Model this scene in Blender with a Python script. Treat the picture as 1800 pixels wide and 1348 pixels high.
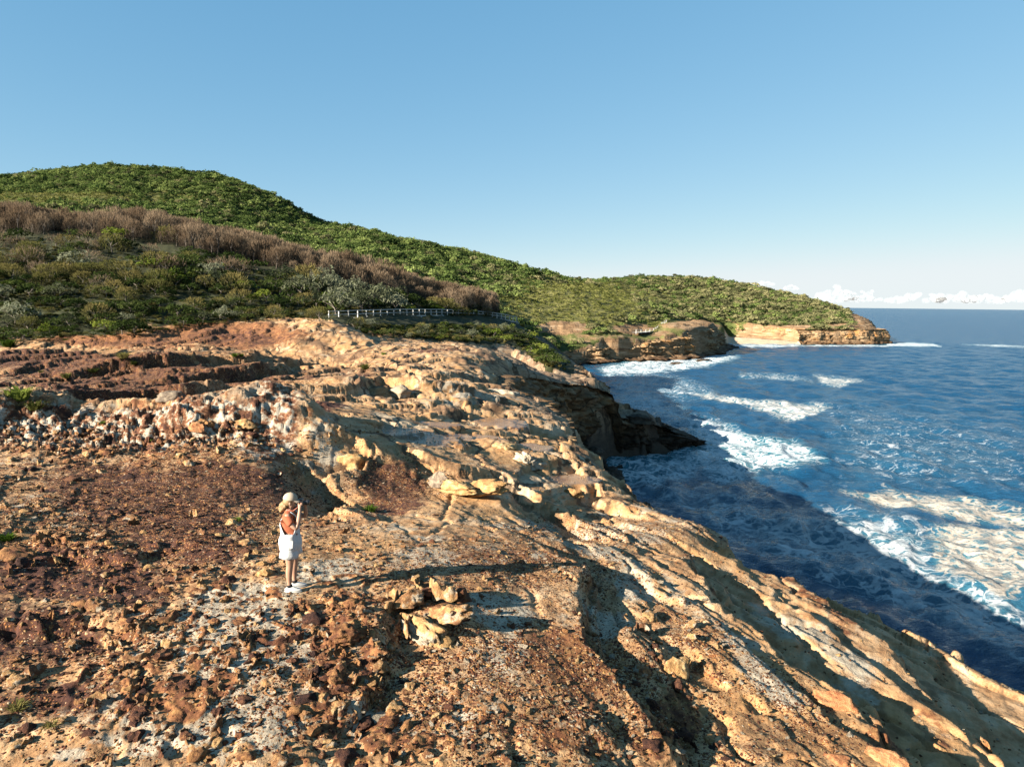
import bpy, bmesh, math, random, time
import numpy as np
from mathutils import Matrix, Vector
T0 = time.time()
random.seed(7)
RNG = np.random.default_rng(7)
SC = bpy.context.scene
for o in list(bpy.data.objects):
    bpy.data.objects.remove(o)
COL = SC.collection

# ------------------------------------------------------------------ camera
CAM_H = 20.0                      # metres above the sea
F_PX = 1247.0                     # focal length for a picture 1800 wide
PITCH = math.radians(6.40)
ROLL = math.radians(0.66)
fw = Vector((0, math.cos(PITCH), -math.sin(PITCH)))
rt0 = Vector((1, 0, 0)); up0 = rt0.cross(fw)
rt = rt0 * math.cos(ROLL) + up0 * math.sin(ROLL)
up = up0 * math.cos(ROLL) - rt0 * math.sin(ROLL)
cam_d = bpy.data.cameras.new('camera')
cam = bpy.data.objects.new('camera', cam_d); COL.objects.link(cam)
cam.matrix_world = Matrix(((rt.x, up.x, -fw.x, 0), (rt.y, up.y, -fw.y, 0), (rt.z, up.z, -fw.z, CAM_H), (0, 0, 0, 1)))
cam_d.sensor_width = 36.0; cam_d.lens = F_PX / 1800 * 36
cam_d.clip_start = 0.2; cam_d.clip_end = 90000
SC.camera = cam

# ------------------------------------------------------------------ sky, sun, exposure
SUN_EL = math.radians(21.0)
SUN_DIR = Vector((-0.85 * math.cos(SUN_EL), -0.53 * math.cos(SUN_EL), math.sin(SUN_EL))).normalized()   # towards the sun
world = bpy.data.worlds.new('World'); SC.world = world; world.use_nodes = True
wn = world.node_tree.nodes; wl = world.node_tree.links
sky = wn.new('ShaderNodeTexSky'); sky.sky_type = 'NISHITA'; sky.sun_disc = False
sky.sun_elevation = SUN_EL
sky.sun_rotation = math.atan2(SUN_DIR.x, SUN_DIR.y)
sky.air_density = 0.7; sky.dust_density = 0.0; sky.ozone_density = 1.0; sky.altitude = 20
# the camera's rendering of the blue: one tone curve per channel over the whole sky
EXPOSURE = 2.2
sp_ = wn.new('ShaderNodeSeparateColor'); cb_ = wn.new('ShaderNodeCombineColor'); wl.new(sky.outputs[0], sp_.inputs[0])
for i_, (k_, g_) in enumerate(((1.11, 0.80), (1.02, 0.50), (1.03, 0.34))):
    a_ = wn.new('ShaderNodeMath'); a_.operation = 'MULTIPLY'; wl.new(sp_.outputs[i_], a_.inputs[0]); a_.inputs[1].default_value = 0.1
    b_ = wn.new('ShaderNodeMath'); b_.operation = 'POWER'; wl.new(a_.outputs[0], b_.inputs[0]); b_.inputs[1].default_value = g_
    c_ = wn.new('ShaderNodeMath'); c_.operation = 'MULTIPLY'; wl.new(b_.outputs[0], c_.inputs[0]); c_.inputs[1].default_value = k_ * 10
    d_ = wn.new('ShaderNodeMath'); d_.operation = 'SMOOTH_MIN'; wl.new(c_.outputs[0], d_.inputs[0]); d_.inputs[1].default_value = (8.3, 9.0, 9.25)[i_]; d_.inputs[2].default_value = 2.0
    wl.new(d_.outputs[0], cb_.inputs[i_])
wl.new(cb_.outputs[0], wn['Background'].inputs[0]); wn['Background'].inputs[1].default_value = 0.1 * 2 ** -EXPOSURE
sd = bpy.data.lights.new('sun', 'SUN'); sun = bpy.data.objects.new('sun', sd); COL.objects.link(sun)
sd.energy = 5.0; sd.angle = math.radians(0.5); sd.color = (1.0, 0.91, 0.77)
sun.rotation_euler = SUN_DIR.to_track_quat('Z', 'Y').to_euler(); sun.location = (0, 0, 60)
SC.view_settings.view_transform = 'Standard'; SC.view_settings.look = 'None'
SC.view_settings.gamma = 1; SC.view_settings.use_curve_mapping = False
SC.view_settings.exposure = EXPOSURE
SC.cycles.max_bounces = 5; SC.cycles.diffuse_bounces = 2; SC.cycles.glossy_bounces = 2
SC.cycles.transparent_max_bounces = 6; SC.cycles.volume_bounces = 3
SC.cycles.use_denoising = True

# ------------------------------------------------------------------ points of the photograph turned into places
def ray(u, v):
    a = (u - 900.0) / F_PX; b = -(v - 674.0) / F_PX
    d = fw + rt * a + up * b
    return d
def W(u, v, z=None, Y=None):
    d = ray(u, v)
    t = (z - CAM_H) / d.z if z is not None else Y / d.y
    return (d.x * t, d.y * t, CAM_H + d.z * t)
def project(x, y, z):
    x = np.asarray(x, float); y = np.asarray(y, float); z = np.asarray(z, float) - CAM_H
    dd = x * fw.x + y * fw.y + z * fw.z
    a = x * rt.x + y * rt.y + z * rt.z; b = x * up.x + y * up.y + z * up.z
    return 900 + a / dd * F_PX, 674 - b / dd * F_PX
def inpoly(px, py, poly):
    px = np.asarray(px); py = np.asarray(py)
    c = np.zeros(px.shape, bool); n = len(poly)
    for i in range(n):
        x1, y1 = poly[i]; x2, y2 = poly[(i + 1) % n]
        if y1 == y2: continue
        c ^= ((y1 > py) != (y2 > py)) & (px < (x2 - x1) * (py - y1) / (y2 - y1) + x1)
    return c

# ------------------------------------------------------------------ noise
_ang = np.arange(512) / 512 * 2 * np.pi
_CS = np.cos(_ang).astype(np.float32); _SN = np.sin(_ang).astype(np.float32)
def _hash(ix, iy, seed):
    h = ix.astype(np.uint32) * np.uint32(374761393) + iy.astype(np.uint32) * np.uint32(668265263) + np.uint32((seed * 1442695041 + 12345) & 0xffffffff)
    h = (h ^ (h >> np.uint32(13))) * np.uint32(1274126177)
    return h ^ (h >> np.uint32(16))
def pnoise(x, y, seed=0):
    x = np.asarray(x, np.float32); y = np.asarray(y, np.float32)
    fx = np.floor(x); fy = np.floor(y); ix = fx.astype(np.int64); iy = fy.astype(np.int64)
    dx = x - fx; dy = y - fy
    def g(ax, ay, ox, oy):
        k = (_hash(ax, ay, seed) & np.uint32(511)).astype(np.int32)
        return _CS[k] * ox + _SN[k] * oy
    a = g(ix, iy, dx, dy); b = g(ix + 1, iy, dx - 1, dy)
    c = g(ix, iy + 1, dx, dy - 1); d = g(ix + 1, iy + 1, dx - 1, dy - 1)
    sx = dx * dx * dx * (dx * (dx * 6 - 15) + 10); sy = dy * dy * dy * (dy * (dy * 6 - 15) + 10)
    e = a + sx * (b - a); f = c + sx * (d - c)
    return (e + sy * (f - e)) * 1.5
def fbm(x, y, oc=4, seed=0, gain=0.5, lac=2.07):
    s = 0; a = 1.0; t = 0
    for i in range(oc):
        s = s + a * pnoise(x, y, seed + i * 17); t += a; a *= gain
        x = x * lac + 3.7; y = y * lac - 1.3
    return s / t * 1.4
def ridged(x, y, oc=4, seed=0, gain=0.55):
    s = 0; a = 1.0; t = 0
    for i in range(oc):
        s = s + a * (1 - 2 * np.abs(pnoise(x, y, seed + i * 13))); t += a; a *= gain
        x = x * 2.1 + 1.7; y = y * 2.1 - 5.3
    return s / t
def worley(x, y, seed=0):
    x = np.asarray(x, np.float32); y = np.asarray(y, np.float32)
    ix = np.floor(x).astype(np.int64); iy = np.floor(y).astype(np.int64)
    f1 = np.full(x.shape, 9, np.float32); f2 = f1.copy(); cid = np.zeros(x.shape, np.uint32)
    for i in (-1, 0, 1):
        for j in (-1, 0, 1):
            h = _hash(ix + i, iy + j, seed)
            cx = ix + i + (h & np.uint32(1023)).astype(np.float32) / 1023
            cy = iy + j + ((h >> np.uint32(10)) & np.uint32(1023)).astype(np.float32) / 1023
            d = np.hypot(x - cx, y - cy).astype(np.float32)
            nearer = d < f1
            f2 = np.where(nearer, f1, np.minimum(f2, d)); cid = np.where(nearer, h, cid); f1 = np.where(nearer, d, f1)
    return f1, f2, ((cid >> np.uint32(20)) & np.uint32(1023)).astype(np.float32) / 1023
def sstep(a, b, x):
    t = np.clip((x - a) / (b - a), 0, 1); return t * t * (3 - 2 * t)

class TPS:
    def __init__(self, pts, lam=1e-3):
        P = np.array([self.key(p[0], p[1]) for p in pts]); z = np.array([p[2] for p in pts])
        n = len(P); A = np.zeros((n + 3, n + 3)); A[:n, :n] = self.k(P, P) + np.eye(n) * lam
        A[:n, n] = 1; A[:n, n + 1:] = P; A[n, :n] = 1; A[n + 1:, :n] = P.T
        self.P = P; self.w = np.linalg.solve(A, np.r_[z, 0, 0, 0])
    @staticmethod
    def key(x, y):
        y = np.maximum(y, 2.0); return np.stack([np.asarray(x) / y * 10, np.log(y) * 5], -1)
    @staticmethod
    def k(A, B):
        d2 = ((A[:, None, :] - B[None]) ** 2).sum(-1)
        return 0.5 * d2 * np.log(d2 + 1e-9)
    def __call__(self, x, y):
        x = np.asarray(x, float); sh = x.shape; K = self.key(x.ravel(), np.asarray(y, float).ravel())
        out = np.empty(len(K)); n = len(self.P)
        for i in range(0, len(K), 60000):
            c = K[i:i + 60000]
            out[i:i + 60000] = self.k(c, self.P) @ self.w[:n] + self.w[n] + c @ self.w[n + 1:]
        return out.reshape(sh)

def signed(x, y, line, close=False):
    """distance to a polyline, + on the left of its direction; also the position along it in metres"""
    x = np.asarray(x, np.float32); y = np.asarray(y, np.float32)
    best = np.full(x.shape, 1e9, np.float32); sg = np.ones(x.shape, np.float32); al = np.zeros(x.shape, np.float32); s0 = 0.0
    for (x1, y1), (x2, y2) in zip(line[:-1], line[1:]):
        dx, dy = x2 - x1, y2 - y1; L = math.hypot(dx, dy) + 1e-9
        t = ((x - x1) * dx + (y - y1) * dy) / (L * L); tc = np.clip(t, 0, 1)
        d = np.hypot(x - (x1 + tc * dx), y - (y1 + tc * dy))
        m = d < best - 1e-6
        cr = dx * (y - y1) - dy * (x - x1)
        best = np.where(m, d, best); sg = np.where(m, np.where(cr >= 0, 1, -1), sg); al = np.where(m, s0 + tc * L, al)
        s0 += L
    return best * sg, al, s0
def signed_in(x, y, line, region):
    d, al, L = signed(x, y, line)
    return np.where(inpoly(x, y, region), np.abs(d), -np.abs(d)), al, L

# ------------------------------------------------------------------ object helpers
def tag(o, label=None, cat=None, group=None, kind=None):
    if label: o['label'] = label
    if cat: o['category'] = cat
    if group: o['group'] = group
    if kind: o['kind'] = kind
    return o
def mesh_np(name, V, F, material=None, smooth=True, attrs=None):
    V = np.asarray(V, np.float32); F = np.asarray(F, np.int32)
    me = bpy.data.meshes.new(name); n = F.shape[1]
    me.vertices.add(len(V)); me.vertices.foreach_set('co', V.ravel())
    me.loops.add(F.size); me.loops.foreach_set('vertex_index', F.ravel())
    me.polygons.add(len(F)); me.polygons.foreach_set('loop_start', np.arange(0, F.size, n, dtype=np.int32))
    me.polygons.foreach_set('use_smooth', np.full(len(F), smooth))
    me.update(calc_edges=True)
    for k, a in (attrs or {}).items():
        at = me.attributes.new(k, 'FLOAT', 'POINT'); at.data.foreach_set('value', np.asarray(a, np.float32).ravel())
    if material: me.materials.append(material)
    return me
def link(name, me, parent=None, loc=(0, 0, 0)):
    o = bpy.data.objects.new(name, me); COL.objects.link(o); o.location = loc
    if parent: o.parent = parent
    return o
def empty(name, loc=(0, 0, 0), rz=0):
    o = bpy.data.objects.new(name, None); COL.objects.link(o); o.location = loc; o.rotation_euler = (0, 0, rz)
    o.empty_display_size = 0.2
    return o
def grid_faces(nr, nc):
    i = np.arange(nr * nc).reshape(nr, nc)
    return np.stack([i[:-1, :-1].ravel(), i[:-1, 1:].ravel(), i[1:, 1:].ravel(), i[1:, :-1].ravel()], -1)
def compact(V, F, attrs):
    used = np.zeros(len(V), bool); used[F.ravel()] = True
    idx = np.cumsum(used) - 1
    return V[used], idx[F], {k: np.asarray(a).ravel()[used] for k, a in attrs.items()}

# ------------------------------------------------------------------ material helpers
ALBEDO = 0.80                      # one trim for every surface colour, set with the exposure
class NT:
    def __init__(self, name):
        self.m = bpy.data.materials.new(name); self.m.use_nodes = True
        self.t = self.m.node_tree; self.n = self.t.nodes; self.n.clear()
        self.out = self.n.new('ShaderNodeOutputMaterial')
    def add(self, typ, ins=None, **props):
        nd = self.n.new(typ)
        for k, v in props.items(): setattr(nd, k, v)
        for k, v in (ins or {}).items(): self.set(nd, k, v)
        return nd
    def set(self, nd, k, v):
        s = nd.inputs[k]
        if isinstance(v, bpy.types.NodeSocket): self.t.links.new(v, s)
        elif isinstance(v, (tuple, list)) and len(v) == 3 and s.type == 'RGBA': s.default_value = (*v, 1)
        else: s.default_value = v
    def pos(self): return self.add('ShaderNodeNewGeometry').outputs['Position']
    def obj(self): return self.add('ShaderNodeTexCoord').outputs['Object']
    def rnd(self): return self.add('ShaderNodeObjectInfo').outputs['Random']
    def mapping(self, vec, scale=(1, 1, 1), rot=(0, 0, 0)):
        return self.add('ShaderNodeMapping', {'Vector': vec, 'Scale': scale, 'Rotation': rot}).outputs[0]
    def noise(self, vec, scale=1, detail=4, rough=0.55, dist=0.0):
        return self.add('ShaderNodeTexNoise', {'Vector': vec, 'Scale': scale, 'Detail': detail, 'Roughness': rough, 'Distortion': dist}).outputs['Fac']
    def voro(self, vec, scale=1, feature='F1', rnd=1.0):
        return self.add('ShaderNodeTexVoronoi', {'Vector': vec, 'Scale': scale, 'Randomness': rnd}, feature=feature)
    def attr(self, name): return self.add('ShaderNodeAttribute', attribute_name=name).outputs['Fac']
    def math(self, op, a, b=0.0, c=0.0, clamp=False):
        nd = self.add('ShaderNodeMath', {0: a, 1: b, 2: c}, operation=op); nd.use_clamp = clamp; return nd.outputs[0]
    def rng(self, v, a, b, c=0.0, d=1.0, smooth=True):
        return self.add('ShaderNodeMapRange', {'Value': v, 'From Min': a, 'From Max': b, 'To Min': c, 'To Max': d}, interpolation_type='SMOOTHSTEP' if smooth else 'LINEAR').outputs[0]
    def mix(self, f, a, b, mode='MIX'):
        nd = self.add('ShaderNodeMix', data_type='RGBA', blend_type=mode)
        self.set(nd, 0, f); self.set(nd, 6, a); self.set(nd, 7, b); return nd.outputs[2]
    def mix_f(self, f, a, b):
        nd = self.add('ShaderNodeMix', data_type='FLOAT'); self.set(nd, 0, f); self.set(nd, 2, a); self.set(nd, 3, b); return nd.outputs[0]
    def ramp(self, f, stops, interp='LINEAR'):
        nd = self.add('ShaderNodeValToRGB', {0: f}); cr = nd.color_ramp; cr.interpolation = interp
        while len(cr.elements) < len(stops): cr.elements.new(0.5)
        for e, (p, c) in zip(cr.elements, stops): e.position = p; e.color = (*c, 1)
        return nd.outputs[0]
    def bump(self, h, strength=0.5, dist=0.02, normal=None):
        ins = {'Height': h, 'Strength': strength, 'Distance': dist}
        if normal is not None: ins['Normal'] = normal
        return self.add('ShaderNodeBump', ins).outputs[0]
    def principled(self, col, rough=0.9, normal=None, spec=0.2, **kw):
        if spec < 0.5: col = self.mix(1.0, col, (ALBEDO, ALBEDO, ALBEDO), 'MULTIPLY')
        ins = {'Base Color': col, 'Roughness': rough, 'Specular IOR Level': spec}
        if normal is not None: ins['Normal'] = normal
        ins.update(kw)
        b = self.add('ShaderNodeBsdfPrincipled', ins)
        self.t.links.new(b.outputs[0], self.out.inputs['Surface']); return b
# ------------------------------------------------------------------ rock and ground materials
COAST_ROT = (0, 0, math.radians(-30))
def rock_palette(k, p):
    """sandstone colour with bedding streaks, without the gravel"""
    st = k.mapping(p, (1, 1, 1), (0, 0, math.radians(28)))
    st = k.mapping(st, (2.6, 0.35, 5.0))
    streak = k.noise(st, 1.0, 5, 0.6)
    big = k.noise(p, 0.22, 3, 0.5); mid = k.noise(p, 1.3, 5, 0.62)
    f = k.math('ADD', k.math('MULTIPLY', streak, 0.55), k.math('MULTIPLY', mid, 0.45))
    c = k.ramp(f, [(0.30, (0.17, 0.085, 0.038)), (0.42, (0.33, 0.175, 0.078)), (0.52, (0.45, 0.275, 0.14)), (0.66, (0.56, 0.41, 0.265))])
    c = k.mix(k.rng(big, 0.45, 0.65, 0, 0.55), c, (0.42, 0.225, 0.085))
    return c, streak, mid
def ground_material():
    k = NT('sandstone_ground'); p = k.pos()
    c, streak, mid = rock_palette(k, p)
    fine = k.noise(p, 14, 4, 0.65)
    warm = k.attr('rust'); pale = k.attr('pale'); grav = k.attr('grav'); red = k.attr('red'); wet = k.attr('wet'); veg = k.attr('veg'); grey = k.attr('grey')
    c = k.mix(k.math('MULTIPLY', grey, 0.8), c, k.mix(streak, (0.10, 0.075, 0.055), (0.30, 0.235, 0.17)))
    midm = k.attr('mid')
    pk_ = k.rng(k.noise(p, 0.24, 7, 0.62), 0.53, 0.60, 0, 0.85)
    c = k.mix(k.math('MULTIPLY', pk_, midm), c, k.mix(k.noise(p, 2.0, 5, .7), (0.075, 0.036, 0.020), (0.25, 0.15, 0.085)))
    lt_ = k.rng(k.noise(p, 0.33, 6, 0.6), 0.56, 0.66, 0, 0.7)
    c = k.mix(k.math('MULTIPLY', lt_, midm), c, (0.52, 0.42, 0.29))
    wv = k.add('ShaderNodeVectorMath', {0: p, 1: k.add('ShaderNodeCombineXYZ', {0: k.math('MULTIPLY', k.noise(p, .8, 4, .6), 1.6), 1: k.math('MULTIPLY', k.noise(p, .7, 4, .6), 1.6)}).outputs[0]}, operation='ADD').outputs[0]
    crk = k.math('MULTIPLY', k.rng(k.voro(k.mapping(wv, (.42, .16, 0), (0, 0, math.radians(26))), 1.0, 'DISTANCE_TO_EDGE').outputs['Distance'], 0.012, 0.035, 1, 0), k.math('ADD', 0.45, k.math('MULTIPLY', midm, 0.4)))
    c = k.mix(crk, c, (0.07, 0.04, 0.022))
    palec = k.ramp(k.noise(p, 3.0, 5, 0.6), [(0.35, (0.30, 0.235, 0.16)), (0.6, (0.44, 0.375, 0.28))])
    n2 = k.noise(p, 0.9, 6, 0.65)
    pm = k.rng(k.math('ADD', pale, k.math('MULTIPLY', k.math('SUBTRACT', n2, 0.5), 1.5)), 0.42, 0.60)
    c = k.mix(pm, c, palec)
    rustc = k.ramp(k.noise(p, 5.0, 4, 0.6), [(0.35, (0.085, 0.030, 0.015)), (0.52, (0.20, 0.083, 0.033)), (0.68, (0.37, 0.19, 0.070))])
    rm = k.rng(k.math('ADD', warm, k.math('MULTIPLY', k.math('SUBTRACT', k.noise(p, 2.2, 5, 0.6), 0.5), 1.3)), 0.4, 0.65)
    c = k.mix(rm, c, rustc)
    redc = k.ramp(k.noise(p, 9.0, 4, 0.7), [(0.3, (0.032, 0.012, 0.009)), (0.5, (0.068, 0.026, 0.016)), (0.72, (0.13, 0.056, 0.030))])
    em = k.rng(k.math('ADD', red, k.math('MULTIPLY', k.math('SUBTRACT', k.noise(p, 1.6, 7, 0.7), 0.5), 1.5)), 0.40, 0.62)
    c = k.mix(em, c, redc)
    bkc = k.ramp(k.noise(p, 2.4, 7, 0.68), [(0.40, (0.055, 0.022, 0.014)), (0.49, (0.19, 0.08, 0.035)), (0.54, (0.36, 0.30, 0.22)), (0.68, (0.45, 0.41, 0.35))])
    c = k.mix(k.rng(k.attr('bank'), .25, .6), c, bkc)
    v = k.voro(p, 27.0); v2 = k.voro(p, 55.0)
    def speck(v, lo):
        cr = k.add('ShaderNodeSeparateColor', {0: v.outputs['Color']})
        clump = k.noise(p, 2.6, 4, 0.65)
        m = k.math('LESS_THAN', cr.outputs[0], k.math('MULTIPLY', grav, k.rng(clump, 0.36, 0.6, lo, 1.2)))
        col = k.ramp(cr.outputs[1], [(0.0, (0.05, 0.016, 0.009)), (0.45, (0.13, 0.045, 0.02)), (0.75, (0.27, 0.11, 0.035)), (0.92, (0.42, 0.22, 0.075)), (1.0, (0.5, 0.4, 0.28))])
        return m, col
    m1, c1 = speck(v, 0.15); m2, c2 = speck(v2, 0.25)
    c = k.mix(m2, c, c2); c = k.mix(m1, c, c1)
    vegc = k.ramp(k.noise(p, 1.1, 6, 0.7), [(0.3, (0.014, 0.018, 0.006)), (0.55, (0.036, 0.040, 0.014)), (0.75, (0.09, 0.075, 0.03))])  # plant cover, darkened to paint in the shade under the bushes
    tz = k.math('ADD', k.add('ShaderNodeSeparateXYZ', {0: p}).outputs[2], k.math('MULTIPLY', k.math('SUBTRACT', k.noise(p, .5, 5, .6), .5), 5.0))
    c = k.mix(k.rng(tz, 2.0, 7.5, 0.92, 0.0), c, k.mix(streak, (0.022, 0.016, 0.012), (0.085, 0.062, 0.044)))
    vm = k.rng(k.math('ADD', veg, k.math('MULTIPLY', k.math('SUBTRACT', k.noise(p, 0.6, 6, 0.65), 0.5), 1.4)), 0.40, 0.62)
    c = k.mix(vm, c, vegc)
    c = k.mix(k.math('MULTIPLY', wet, 0.55), c, k.mix(1.0, c, (0.34, 0.30, 0.27), 'MULTIPLY'))
    c = k.mix(k.rng(fine, 0.3, 0.7, 0.0, 0.35), c, k.mix(1.0, c, (0.55, 0.5, 0.45), 'MULTIPLY'))
    lam = k.noise(k.mapping(k.mapping(wv, (1, 1, 1), (0, 0, math.radians(28))), (9.0, 0.55, 14.0)), 1.0, 5, 0.62)
    c = k.mix(k.math('MULTIPLY', k.rng(lam, .42, .30, 0, .5), k.math('SUBTRACT', 1.0, em, clamp=True)), c, k.mix(1.0, c, (.45, .38, .33), 'MULTIPLY'))
    h = k.math('ADD', k.math('MULTIPLY', lam, 0.9), k.math('ADD', k.math('MULTIPLY', fine, 0.5), k.math('MULTIPLY', mid, 0.6)))
    dryness = k.math('SUBTRACT', 1.0, wet, clamp=True)
    b1 = k.bump(h, 0.6, 0.05)
    stones = k.math('ADD', k.math('MULTIPLY', m1, k.math('SUBTRACT', 0.7, v.outputs['Distance'])), k.math('MULTIPLY', m2, 0.25))
    b2 = k.bump(stones, 0.8, 0.035, b1)
    b3 = k.bump(streak, k.math('MULTIPLY', k.math('SUBTRACT', 1.0, red, clamp=True), 0.45), 0.06, b2)
    pr = k.principled(c, k.rng(wet, 0.3, 0.9, 0.92, 0.09), b3, 0.22)
    return k.m
def cliff_material(name, dark=1.0, tide=2.6):
    k = NT(name); p = k.pos()
    sep = k.add('ShaderNodeSeparateXYZ', {0: p}); z = sep.outputs[2]
    wob = k.noise(p, 0.08, 3, 0.5)
    zz = k.math('ADD', z, k.math('MULTIPLY', wob, 3.0))
    cz = k.add('ShaderNodeCombineXYZ', {0: k.math('MULTIPLY', sep.outputs[0], 0.03), 1: k.math('MULTIPLY', sep.outputs[1], 0.03), 2: zz})
    bands = k.noise(cz.outputs[0], 1.1, 6, 0.7)
    blotch = k.noise(p, 0.35, 6, 0.62); fine = k.noise(p, 3.0, 5, 0.65)
    f = k.math('ADD', k.math('MULTIPLY', bands, 0.6), k.math('MULTIPLY', blotch, 0.4))
    c = k.ramp(f, [(0.30, (0.10, 0.055, 0.028)), (0.44, (0.25, 0.145, 0.07)), (0.55, (0.40, 0.27, 0.15)), (0.70, (0.55, 0.42, 0.27))])
    c = k.mix(k.rng(k.noise(p, 0.16, 5, 0.6), 0.5, 0.68, 0, 0.8), c, (0.42, 0.20, 0.06))
    wv = k.add('ShaderNodeVectorMath', {0: p, 1: k.add('ShaderNodeCombineXYZ', {0: k.math('MULTIPLY', blotch, 2.5), 1: k.math('MULTIPLY', blotch, 2.5), 2: k.math('MULTIPLY', fine, .8)}).outputs[0]}, operation='ADD').outputs[0]
    ck = k.rng(k.voro(k.mapping(wv, (.30, .30, .75)), 1.0, 'DISTANCE_TO_EDGE').outputs['Distance'], .015, .06, .75, 0)
    c = k.mix(ck, c, (.035, .022, .014))
    # tide line: the rock that the swell keeps wet is dark brown
    tz = k.math('ADD', z, k.math('MULTIPLY', k.math('SUBTRACT', blotch, 0.5), 5.0))
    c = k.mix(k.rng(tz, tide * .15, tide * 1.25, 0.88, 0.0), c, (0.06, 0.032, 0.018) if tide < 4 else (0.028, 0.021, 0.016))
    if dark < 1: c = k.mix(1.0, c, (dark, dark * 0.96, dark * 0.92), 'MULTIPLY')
    h = k.math('ADD', k.math('MULTIPLY', bands, 0.7), k.math('ADD', k.math('MULTIPLY', blotch, 0.6), k.math('MULTIPLY', fine, 0.25)))
    k.principled(c, 0.85, k.bump(h, 0.9, 0.5), 0.15)
    return k.m
M_GROUND = ground_material()
M_CLIFF = cliff_material('sea_cliff_sandstone', 1.0)
M_CLIFF_GREY = cliff_material('shade_toned_grey_sandstone', 0.55, 6.0)  # grey rock, its colour darkened further to stand for the wall's shade

# ------------------------------------------------------------------ the near land: height from surveyed points
NP = [W(u, v, z=z) for u, v, z in [
    (-300, 1500, 14.9), (300, 1600, 14.7), (900, 1600, 14.5), (1500, 1600, 13.6), (2100, 1600, 12.6), (2100, 1348, 12.2),
    (-300, 1200, 15.2), (-300, 1000, 15.6), (-300, 800, 15.75),
    (0, 1348, 14.9), (300, 1348, 14.8), (600, 1348, 14.6), (900, 1348, 14.48), (1100, 1348, 14.2), (1300, 1348, 13.9), (1600, 1348, 13.4), (1800, 1348, 12.75),
    (0, 1180, 15.2), (300, 1180, 15.1), (700, 1180, 14.78), (950, 1180, 14.55),
    (0, 1040, 15.4), (250, 1040, 15.3), (513, 1038, 15.2), (700, 1040, 15.0), (900, 1040, 14.68), (1050, 1040, 14.36), (1150, 1050, 14.1), (1250, 1040, 13.9),
    (1200, 1200, 13.98), (1400, 1100, 13.5), (1400, 1220, 13.55), (1500, 1150, 13.25), (1600, 1160, 12.9), (1740, 1200, 12.45),
    (1640, 1085, 12.3), (1480, 1010, 12.7), (1800, 1165, 11.9), (1300, 960, 13.0), (1250, 915, 12.95), (1190, 885, 12.7), (1090, 840, 12.5), (1030, 775, 12.3), (1020, 735, 12.2), (960, 700, 12.5), (905, 680, 12.8),
    (700, 950, 15.0), (850, 940, 14.7), (1000, 950, 14.1), (1130, 930, 13.5),
    (700, 890, 14.4), (900, 890, 13.6), (1050, 900, 13.0), (800, 800, 13.95), (950, 800, 13.0), (650, 850, 14.35), (580, 820, 14.5), (600, 750, 14.9),
    (800, 700, 14.2), (870, 670, 13.6), (700, 650, 15.1), (850, 640, 14.2), (600, 680, 15.1), (900, 750, 13.3),
    (450, 740, 15.8), (200, 745, 15.8), (0, 745, 15.85), (200, 830, 15.25), (400, 830, 15.1), (0, 830, 15.4), (0, 920, 15.5), (200, 920, 15.3), (400, 920, 15.2),
    (0, 690, 15.9), (250, 690, 15.8), (450, 690, 15.7), (0, 650, 15.9), (200, 650, 15.8), (400, 650, 15.7), (0, 622, 16.0), (200, 610, 16.1), (330, 605, 16.1), (600, 645, 15.2), (800, 612, 15.2), (720, 608, 15.3), (860, 615, 14.6),
    (500, 632, 15.4), (-300, 640, 16.0), (-300, 700, 15.9)]]
NP += [W(u, v, Y=Y) for u, v, Y in [
    (590, 566, 88), (520, 578, 84), (450, 592, 82), (590, 618, 78), (640, 598, 84), (480, 608, 79),
    (400, 585, 90), (500, 560, 98), (300, 592, 86), (150, 600, 84), (0, 608, 82), (-300, 605, 80),
    (-300, 520, 98), (-300, 450, 114), (-300, 400, 130), (-300, 392, 142),
    (0, 540, 95), (0, 480, 106), (0, 430, 120), (0, 395, 134), (0, 393, 142),
    (250, 535, 98), (250, 480, 112), (250, 430, 128), (250, 405, 140), (250, 404, 147),
    (450, 545, 102), (450, 500, 116), (450, 465, 132), (450, 445, 144), (450, 444, 150),
    (620, 548, 110), (620, 520, 126), (620, 490, 142), (620, 483, 150), (620, 482, 155),
    (750, 558, 124), (750, 532, 142), (750, 520, 152), (750, 519, 158),
    (680, 563, 108), (880, 563, 152), (860, 545, 160), (860, 543, 166), (930, 582, 158),
    (650, 592, 93), (750, 598, 100), (830, 603, 106), (880, 600, 120), (930, 612, 120), (960, 632, 108), (1000, 645, 104), (1040, 660, 101),
    (905, 655, 74), (950, 655, 86), (1000, 672, 86), (1040, 690, 91), (1072, 692, 94), (900, 640, 92), (850, 625, 92),
    (1092, 722, 96.5), (1110, 729, 97), (1150, 738, 99), (1190, 760, 101), (1225, 775, 102.5)]]
for xx, z in ((-300, 10), (0, 16), (200, 22), (450, 20), (620, 14), (750, 12), (860, 10)):
    NP.append(((xx - 900) / F_PX * 185, 185.0, z)); NP.append(((xx - 900) / F_PX * 230, 230.0, z - 4))
BASE = TPS(NP, 4e-3)
def hit(u, v, f=None, z0=14.5):
    """where the sight line of a picture point meets the land"""
    f = f or BASE; lo = None
    d = ray(u, v); prev = 4.0
    t = 4.0
    while t < 900:
        x, y, z = d.x * t, d.y * t, CAM_H + d.z * t
        if y > 2 and z < float(f(np.array([x]), np.array([y]))[0]):
            a, b = prev, t
            for _ in range(14):
                m = (a + b) / 2
                if CAM_H + d.z * m < float(f(np.array([d.x * m]), np.array([d.y * m]))[0]): b = m
                else: a = m
            return (d.x * b, d.y * b, CAM_H + d.z * b)
        prev = t; t *= 1.035
    return W(u, v, z=z0)
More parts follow.
